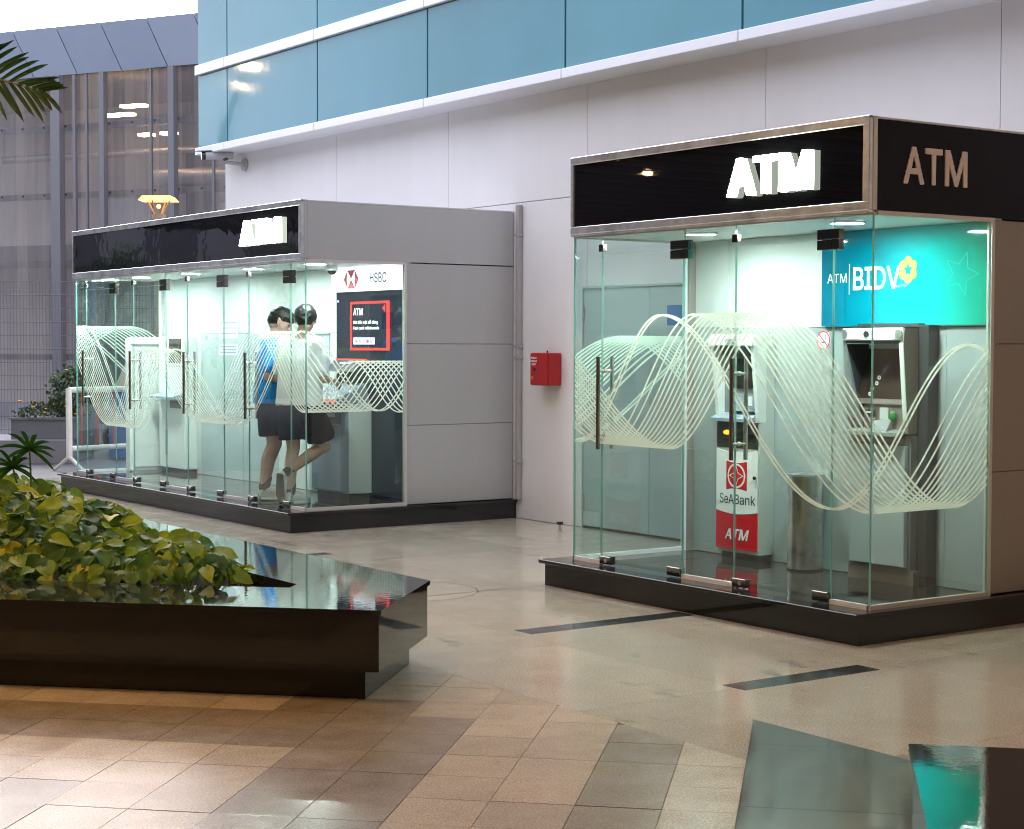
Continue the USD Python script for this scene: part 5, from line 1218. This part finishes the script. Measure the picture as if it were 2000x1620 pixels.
# ================================================================== beyond the kiosks
# --- big hall with a ribbed translucent wall
h0 = np.array((14.55, 31.65)); h1 = np.array((11.95, 35.75)); 
hdv = (np.array((11.338, 33.904)) * (36.2 / 34) - h0); hdv /= np.linalg.norm(hdv)      # along the front to the left
hn = np.array((-hdv[1], hdv[0])); hn = hn if hn @ (-h0) > 0 else -hn                  # towards the viewer
def HP(u, w, z): return np.array((*(h0 + hdv * u + hn * w), z))
def hbox(u0, u1, w0, w1, z0, z1): return hull([HP(u, w, z) for u in (u0, u1) for w in (w0, w1) for z in (z0, z1)])
ha = thing('glass_hall', 'large hall with a ribbed see-through wall and a sloping gray blue band on top', 'building', (h0[0], h0[1], 0))
U0, U1 = -7.0, 12.0
k = 0
u = U0
while u < U1:
    w = 0.285
    pts_top = 7.1
    v, f = [], []
    prof_ = [(0, 0), (0.04, 0.035), (0.11, 0.035), (0.15, 0.0), (0.22, 0.0), (0.2835, 0.0)]
    for (a, b) in prof_:
        v += [HP(u + a, b, 0.3), HP(u + a, b, pts_top)]
    for i in range(len(prof_) - 1): f += [(2 * i, 2 * i + 2, 2 * i + 3), (2 * i, 2 * i + 3, 2 * i + 1)]
    part(ha, 'ribbed_sheet', trimesh.Trimesh(np.array(v), f, process=False), ('sheet_a', 'sheet_b', 'sheet_a', 'sheet_c')[(k * 7 + k // 3) % 4])
    u += w; k += 1
u = U0 - 0.3; k = 0
while u < U1:                                          # leaning parapet panels
    a, b = u + 0.012, u + 1.14 - 0.012
    part(ha, 'parapet_panel', hull([HP(a, 0.10, 7.06), HP(b, 0.10, 7.06), HP(a + 0.28, 0.42, 7.98), HP(b + 0.28, 0.42, 7.98), HP(a, 0.02, 7.06), HP(b, 0.02, 7.06), HP(a + 0.28, 0.34, 7.98), HP(b + 0.28, 0.34, 7.98)]), 'hall_band' if k % 3 else 'hall_band_b')
    u += 1.14; k += 1
part(ha, 'parapet_backing', hull([HP(U0, 0.0, 7.06), HP(U1, 0.0, 7.06), HP(U0 + 0.28, 0.33, 7.95), HP(U1 + 0.28, 0.33, 7.95), HP(U0, -0.5, 7.06), HP(U1, -0.5, 7.06), HP(U0, -0.5, 7.9), HP(U1, -0.5, 7.9)]), 'hall_dark')
for u_, w_ in ((3.47, 0.24), (3.05, 0.07), (2.30, 0.12), (0.55, 0.14), (-1.9, 0.2), (6.2, 0.3), (9.0, 0.3), (1.12, 0.045), (-0.4, 0.045), (2.75, 0.05)):
    part(ha, 'column', hbox(u_ - w_ / 2, u_ + w_ / 2, 0.045, 0.045 + min(w_, 0.16), 0, 7.05), 'hall_steel')
for z in (1.2, 4.55, 5.95):
    part(ha, 'rail', hbox(U0, U1, -0.16, -0.06, z, z + 0.12), 'hall_steel')
bolts = [hbox(u_ - 0.02, u_ + 0.02, 0.037, 0.05, z, z + 0.04) for z in (4.6, 6.0) for u_ in np.arange(U0 + 0.07, U1, 0.57)]
part(ha, 'bolts', trimesh.util.concatenate(bolts), 'rubber_dark', kind='stuff')
part(ha, 'inner_wall', hbox(U0, U1, -5.2, -5.0, 0, 8.4), 'hall_inner')
part(ha, 'inner_floor_slab', hbox(U0, U1, -5.0, -2.2, 3.4, 3.75), 'hall_dark')
part(ha, 'inner_ceiling', hbox(U0, U1, -5.0, -0.6, 7.2, 7.35), 'hall_dark')
for (u0_, u1_, z0, z1) in ((-0.8, -0.2, 4.0, 4.6), (0.0, 0.9, 4.0, 4.55), (1.4, 2.0, 4.0, 4.7), (2.5, 3.0, 3.9, 4.8), (3.6, 4.6, 1.6, 3.0), (5.0, 6.5, 4.0, 5.0), (-2.4, -1.2, 1.2, 3.0)):
    part(ha, 'window', hbox(u0_, u1_, -4.99, -4.93, z0, z1), 'white_metal')
for (u0_, u1_, z0, z1) in ((1.2, 2.2, 2.0, 3.3), (3.2, 4.0, 3.9, 6.0), (-1.6, 1.0, 0.4, 1.4), (4.6, 7.0, 0.5, 1.8)):
    part(ha, 'dark_opening', hbox(u0_, u1_, -4.99, -4.95, z0, z1), 'hall_dark')
for (ua, ub, z, r) in ((-4.0, 2.3, 5.05, 0.20), (-4.0, 0.6, 4.65, 0.17), (0.3, 6.5, 5.62, 0.08)):
    part(ha, 'duct', tube([HP(ua, -1.6, z), HP((ua + ub) / 2, -1.6, z), HP(ub, -1.6, z)], r, 12), 'hall_duct', smooth=40)
for (ua, ub, z, w) in ((2.33, 3.05, 6.30, -0.9), (1.68, 1.98, 5.82, -0.7), (1.10, 1.42, 5.82, -0.7), (2.4, 3.0, 6.55, -1.4)):
    part(ha, 'strip_light', hbox(ua, ub, w - 0.10, w + 0.10, z, z + 0.06), 'strip_glow')
part(ha, 'base_wall', hbox(U0, U1, -0.05, 0.03, 0, 0.3), 'ledge_gray')

# --- wire mesh fence
fd0 = np.array((9.3, 23.9)); fdir = np.array((0.80, -0.60)); fdir /= np.linalg.norm(fdir)
def FP(u_, z): return np.array((*(fd0 + fdir * u_), z))
fe = thing('mesh_fence', 'gray welded mesh fence with a round post in front of the hall', 'fence', (fd0[0], fd0[1], 0))
def wire(p, q, r):
    return cyl(p, q, r, 4)
for pa in range(-3, 3):
    u0_ = 0.26 + pa * 2.6 - 0.18 - 0.08; ws = []
    for i in range(51):
        ws.append(wire(FP(u0_ + 0.12 + i * 0.0475, 0.06), FP(u0_ + 0.12 + i * 0.0475, 2.45), 0.0032))
    for z in np.linspace(0.10, 2.44, 13): ws.append(wire(FP(u0_ + 0.10, z), FP(u0_ + 2.5, z), 0.0042))
    part(fe, 'mesh_panel', trimesh.util.concatenate(ws), 'fence_wire')
    part(fe, 'post', cyl(FP(u0_, 0), FP(u0_, 2.50), 0.065, 18), 'fence_gray', smooth=40)
    for z in (0.5, 1.25, 2.34):
        part(fe, 'clamp', [cyl(FP(u0_ - 0.16, z), FP(u0_ + 0.16, z), 0.022, 8), cyl(FP(u0_, z - 0.03), FP(u0_, z + 0.03), 0.072, 16)], 'fence_gray')
# --- gray planter box on a ledge, with shrubs and orange flowers
lg = thing('low_ledge', 'low gray ledge behind the kiosk under the flower box', 'ledge', (7.3, 21.6, 0))
ld = np.array((0.835, -0.55)); ld /= np.linalg.norm(ld); lnv = np.array((-ld[1], ld[0])); lp0 = np.array((7.98, 21.35))
def LP(u_, w, z): return np.array((*(lp0 - ld * u_ + lnv * w), z))
def lbox(u0_, u1_, w0, w1, z0, z1): return hull([LP(a, b, c) for a in (u0_, u1_) for b in (w0, w1) for c in (z0, z1)])
part(lg, 'ledge', lbox(0.0, 5.0, 0.0, 1.5, 0, 0.30), 'ledge_gray')
fbx = thing('flower_box', 'long gray flower box with orange flowers before the mesh fence', 'planter', (7.6, 22.0, 0.30))
part(fbx, 'trough', lbox(-0.10, 0.80, 0.25, 0.80, 0.30, 0.56), 'planter_gray')
part(fbx, 'rim', lbox(-0.12, 0.82, 0.23, 0.82, 0.555, 0.585), 'planter_gray')
def shrub(t, c, rad, n, size, mats, seed):
    r = np.random.RandomState(seed); gs = [[] for _ in mats]
    for i in range(n):
        d = r.normal(size=3); d /= np.linalg.norm(d); rr = r.uniform(0.35, 1.0) ** 0.5
        p = np.array(c) + d * np.array(rad) * rr * (0.8 + 0.4 * meshkit.noise(d * 2.5 + 7, seed))
        a = r.normal(size=3); a /= np.linalg.norm(a); b_ = np.cross(a, r.normal(size=3)); b_ /= np.linalg.norm(b_)
        L = size * r.uniform(0.6, 1.3)
        v = np.array([p, p + a * L * 0.5 + b_ * L * 0.28, p + a * L, p + a * L * 0.5 - b_ * L * 0.28])
        gs[r.randint(len(mats))].append(trimesh.Trimesh(v, [(0, 1, 2), (0, 2, 3)], process=False))
    for q, m in zip(gs, mats):
        if q: part(t, 'foliage', trimesh.util.concatenate(q), m, kind='stuff')
sb = thing('shrub', 'bushy dark green shrub rising beside the white barrier', 'shrub', tuple(LP(0.02, 0.55, 0.56)))
part(sb, 'stem', tube([LP(0.02, 0.55, 0.5), LP(0.02, 0.55, 0.8), LP(0.0, 0.55, 1.0)], [0.03, 0.025, 0.015], 8), 'palm_trunk')
shrub(sb, LP(0.04, 0.55, 0.88), (0.36, 0.30, 0.38), 1100, 0.075, ('shrub_leaf', 'shrub_leaf', 'shrub_leaf_b'), 5)
fw = thing('flowering_plants', 'orange flowering plants in the gray flower box', 'flowers', tuple(LP(0.35, 0.5, 0.58)))
shrub(fw, LP(0.40, 0.52, 0.62), (0.48, 0.30, 0.15), 620, 0.06, ('shrub_leaf', 'shrub_leaf_b'), 8)
r = np.random.RandomState(4)
for i in range(12):
    c = LP(r.uniform(-0.02, 0.75), r.uniform(0.28, 0.5), r.uniform(0.62, 0.80))
    part(fw, 'flower', ball(c, r.uniform(0.014, 0.026), (1.2, 1.2, 0.5), 1), 'flower_orange')
gt = thing('shrub', 'thin climbing twigs with few leaves on the mesh fence', 'shrub', (9.6, 23.4, 0))
tw = []
for i in range(7):
    u_ = 0.45 + 0.16 * i; pts = [np.array((*(fd0 + fdir * (u_ + 0.05 * math.sin(3 * q + i)) + np.array((-0.05, -0.05))), 0.3 + q * 0.3)) for q in range(3 + i % 4)]
    if len(pts) > 1: tw.append(tube(pts, 0.006, 4))
part(gt, 'twigs', trimesh.util.concatenate(tw), 'shrub_leaf', kind='stuff')
for i in range(8):
    u_ = 0.45 + 0.16 * i; shrub(gt, np.array((*(fd0 + fdir * u_ + np.array((-0.05, -0.05))), 0.55 + 0.16 * (i % 5))), (0.10, 0.10, 0.28), 26, 0.05, ('shrub_leaf',), 30 + i)
# --- white and red crowd barrier
ba = thing('barrier', 'white steel barrier with red bars standing behind the left kiosk', 'barrier', (7.5, 20.05, 0))
b0 = np.array((7.50, 20.05)); bd_ = np.array((0.97, 0.24)); bd_ /= np.linalg.norm(bd_)
def BP(u_, z, w=0.0): return np.array((*(b0 + bd_ * u_ + np.array((-bd_[1], bd_[0])) * w), z))
for u_ in (0.0, 1.55):
    part(ba, 'post', tube([BP(u_, 0.16), BP(u_, 1.0)], 0.038, 12), 'barrier_white', smooth=40)
    part(ba, 'foot', [tube([BP(u_, 0.18), BP(u_, 0.015, 0.30)], 0.022, 8), tube([BP(u_, 0.18), BP(u_, 0.015, -0.30)], 0.022, 8), tube([BP(u_, 0.18), BP(u_ + 0.10, 0.012, -0.1)], 0.018, 8)], 'barrier_white')
part(ba, 'top_rail', tube([BP(0, 0.985), BP(1.55, 0.985)], 0.036, 12), 'barrier_white', smooth=40)
part(ba, 'lower_rail', tube([BP(0.03, 0.275), BP(1.52, 0.275)], 0.032, 12), 'barrier_white', smooth=40)
for q in range(6): part(ba, 'red_bar', tube([BP(0.18 + 0.235 * q, 0.30), BP(0.18 + 0.235 * q, 0.96)], 0.016, 8), 'barrier_red', smooth=40)
dr_ = thing('barrel', 'blue plastic barrel behind the barrier', 'barrel', (9.05, 21.9, 0))
part(dr_, 'shell', [cyl((9.05, 21.9, 0.02), (9.05, 21.9, 0.92), 0.29, 24)], 'drum_blue', smooth=40)
for z in (0.3, 0.62): part(dr_, 'hoop', cyl((9.05, 21.9, z), (9.05, 21.9, z + 0.03), 0.302, 24), 'drum_blue', smooth=40)
part(dr_, 'lid', cyl((9.05, 21.9, 0.92), (9.05, 21.9, 0.95), 0.295, 24), 'rubber_dark', smooth=40)
ca = thing('handcart', 'dark handcart with a tan load under a tarpaulin behind the barrier', 'cart', (9.6, 22.6, 0))
part(ca, 'bed', box(9.1, 10.9, 22.2, 23.2, 0.42, 0.60, 0.02), 'rubber_dark')
part(ca, 'load', hull([(9.15, 22.25, 0.62), (10.8, 22.25, 0.62), (9.15, 23.1, 0.62), (10.8, 23.1, 0.62), (9.3, 22.4, 1.20), (10.6, 22.4, 1.32), (9.4, 22.95, 1.25), (10.5, 22.95, 1.30)]), 'tarp_tan')
for x, y in ((9.4, 22.15), (10.5, 22.15), (9.4, 23.22), (10.5, 23.22)): part(ca, 'wheel', cyl((x, y - 0.04, 0.22), (x, y + 0.04, 0.22), 0.22, 18), 'rubber_dark', smooth=40)
part(ca, 'push_bar', tube([(9.1, 22.3, 0.6), (8.75, 22.3, 1.05), (8.75, 23.1, 1.05), (9.1, 23.1, 0.6)], 0.025, 8), 'barrier_red', smooth=40)

# --- street lamp with a glowing square head, seen above the left kiosk
sl = thing('street_lamp', 'orange glowing flat headed lamp post rising behind the left kiosk', 'street lamp', (10.582, 24.464, 0))
L0 = np.array((10.582, 24.464, 0))
part(sl, 'pole', tube([L0, L0 + ZF * 3.20], [0.075, 0.062], 14), 'lamp_post', smooth=40)
part(sl, 'socket', cyl(L0 + ZF * 3.20, L0 + ZF * 3.50, 0.065, 14, 0.11), 'lamp_post', smooth=40)
for a in (0, 90, 180, 270):
    d = np.array((math.cos(math.radians(a + 35)), math.sin(math.radians(a + 35)), 0))
    part(sl, 'strut', tube([L0 + ZF * 3.46 + d * 0.05, L0 + ZF * 3.70 + d * 0.19], 0.014, 6), 'lamp_post')
part(sl, 'light', hull([L0 + np.array((0.8195 * a - 0.573 * b * 0 + 0.4 * b, -0.573 * a + 0.58 * b, z)) for a, z in ((-0.27, 3.70), (0.27, 3.70), (-0.21, 3.765), (0.21, 3.765)) for b in (-0.3, 0.3)]), 'street_glow')
# bright bulb so that it lights its own socket
part(sl, 'bulb', ball(L0 + ZF * 3.62, 0.035, sub=1), 'street_glow')
# two curved lamp posts that show mirrored in the blue glass
for (x, y, w) in ((-1.2, 36.6, 'curved lamp post mirrored in the blue glass, the nearer one'), (-2.4, 39.5, 'curved lamp post mirrored in the blue glass, the farther one')):
    cl_ = thing('street_lamp', w, 'street lamp', (x, y, 0))
    part(cl_, 'pole', tube([(x + 0.9, y, 0), (x + 0.95, y, 3), (x + 0.85, y, 5), (x + 0.45, y, 7.0), (x, y, 8.0)], [0.09, 0.08, 0.07, 0.06, 0.05], 10), 'lamp_dark', smooth=True)
    part(cl_, 'light', ball((x, y, 8.0), 0.10, sub=1), 'far_lamp_glow')

# dark trees beyond the canopy on the far left, mirrored in the left kiosk
tw_ = ('broad dark tree beyond the canopy, mirrored near the left end of the fascia', 'tall dark tree beyond the canopy, mirrored in the middle of the fascia', 'round dark tree beyond the canopy, mirrored beside the lit letters', 'low dark tree beyond the canopy, mirrored farthest left')
for q, (x, y, h, rr, w) in enumerate(((-4.5, 66, 5.0, 2.6, tw_[0]), (-9.5, 56, 4.6, 1.6, tw_[1]), (-15, 52, 5.0, 2.0, tw_[2]), (5.5, 72, 5.6, 3.0, tw_[3]))):
    t = thing('tree', w, 'tree', (x, y, 0))
    part(t, 'trunk', tube([(x, y, 0), (x + 0.1, y, h * 0.3), (x, y, h * 0.6)], [0.22, 0.17, 0.1], 10), 'palm_trunk', smooth=True)
    shrub(t, (x, y, h * 0.56), (rr, rr, h * 0.44), 1500, 0.55, ('shrub_leaf', 'shrub_leaf_b'), 60 + q)
hg = thing('hedge', 'long clipped dark hedge beyond the canopy, mirrored low in the left kiosk glass', 'hedge', (-6, 46, 0))
gs = []
rr_ = np.random.RandomState(9)
for i in range(5200):
    p = np.array((rr_.uniform(-15, 5), rr_.uniform(43.2, 44.6), rr_.uniform(0.0, 1.7))); a = rr_.normal(size=3); a /= np.linalg.norm(a); b_ = np.cross(a, rr_.normal(size=3)); b_ /= np.linalg.norm(b_); L = rr_.uniform(0.12, 0.26)
    gs.append(trimesh.Trimesh([p, p + a * L * 0.5 + b_ * L * 0.35, p + a * L, p + a * L * 0.5 - b_ * L * 0.35], [(0, 1, 2), (0, 2, 3)], process=False))
part(hg, 'foliage', trimesh.util.concatenate(gs), 'shrub_leaf', kind='stuff')
part(hg, 'core', box(-15, 5, 43.5, 44.3, 0, 1.5), 'soil')

# repeats share a group
GROUPS = {'atm_kiosk': 'glass bank kiosks', 'sign_letters': 'ATM sign letters', 'ceiling_light': 'round kiosk ceiling lights', 'cash_machine': 'cash machines in the kiosks', 'person': 'boys in the left kiosk',
          'planter': 'black granite planter benches', 'notice_sheet': 'notice sheets on the left kiosk back wall', 'tree': 'dark trees beyond the canopy', 'shrub': 'shrubs by the mesh fence'}
for pr__ in WORLD.GetChildren():
    nm_ = pr__.GetName(); base_ = nm_[:-4] if nm_[-4:-3] == '_' and nm_[-3:].isdigit() else nm_
    if base_ in GROUPS: pr__.SetCustomDataByKey('group', GROUPS[base_])
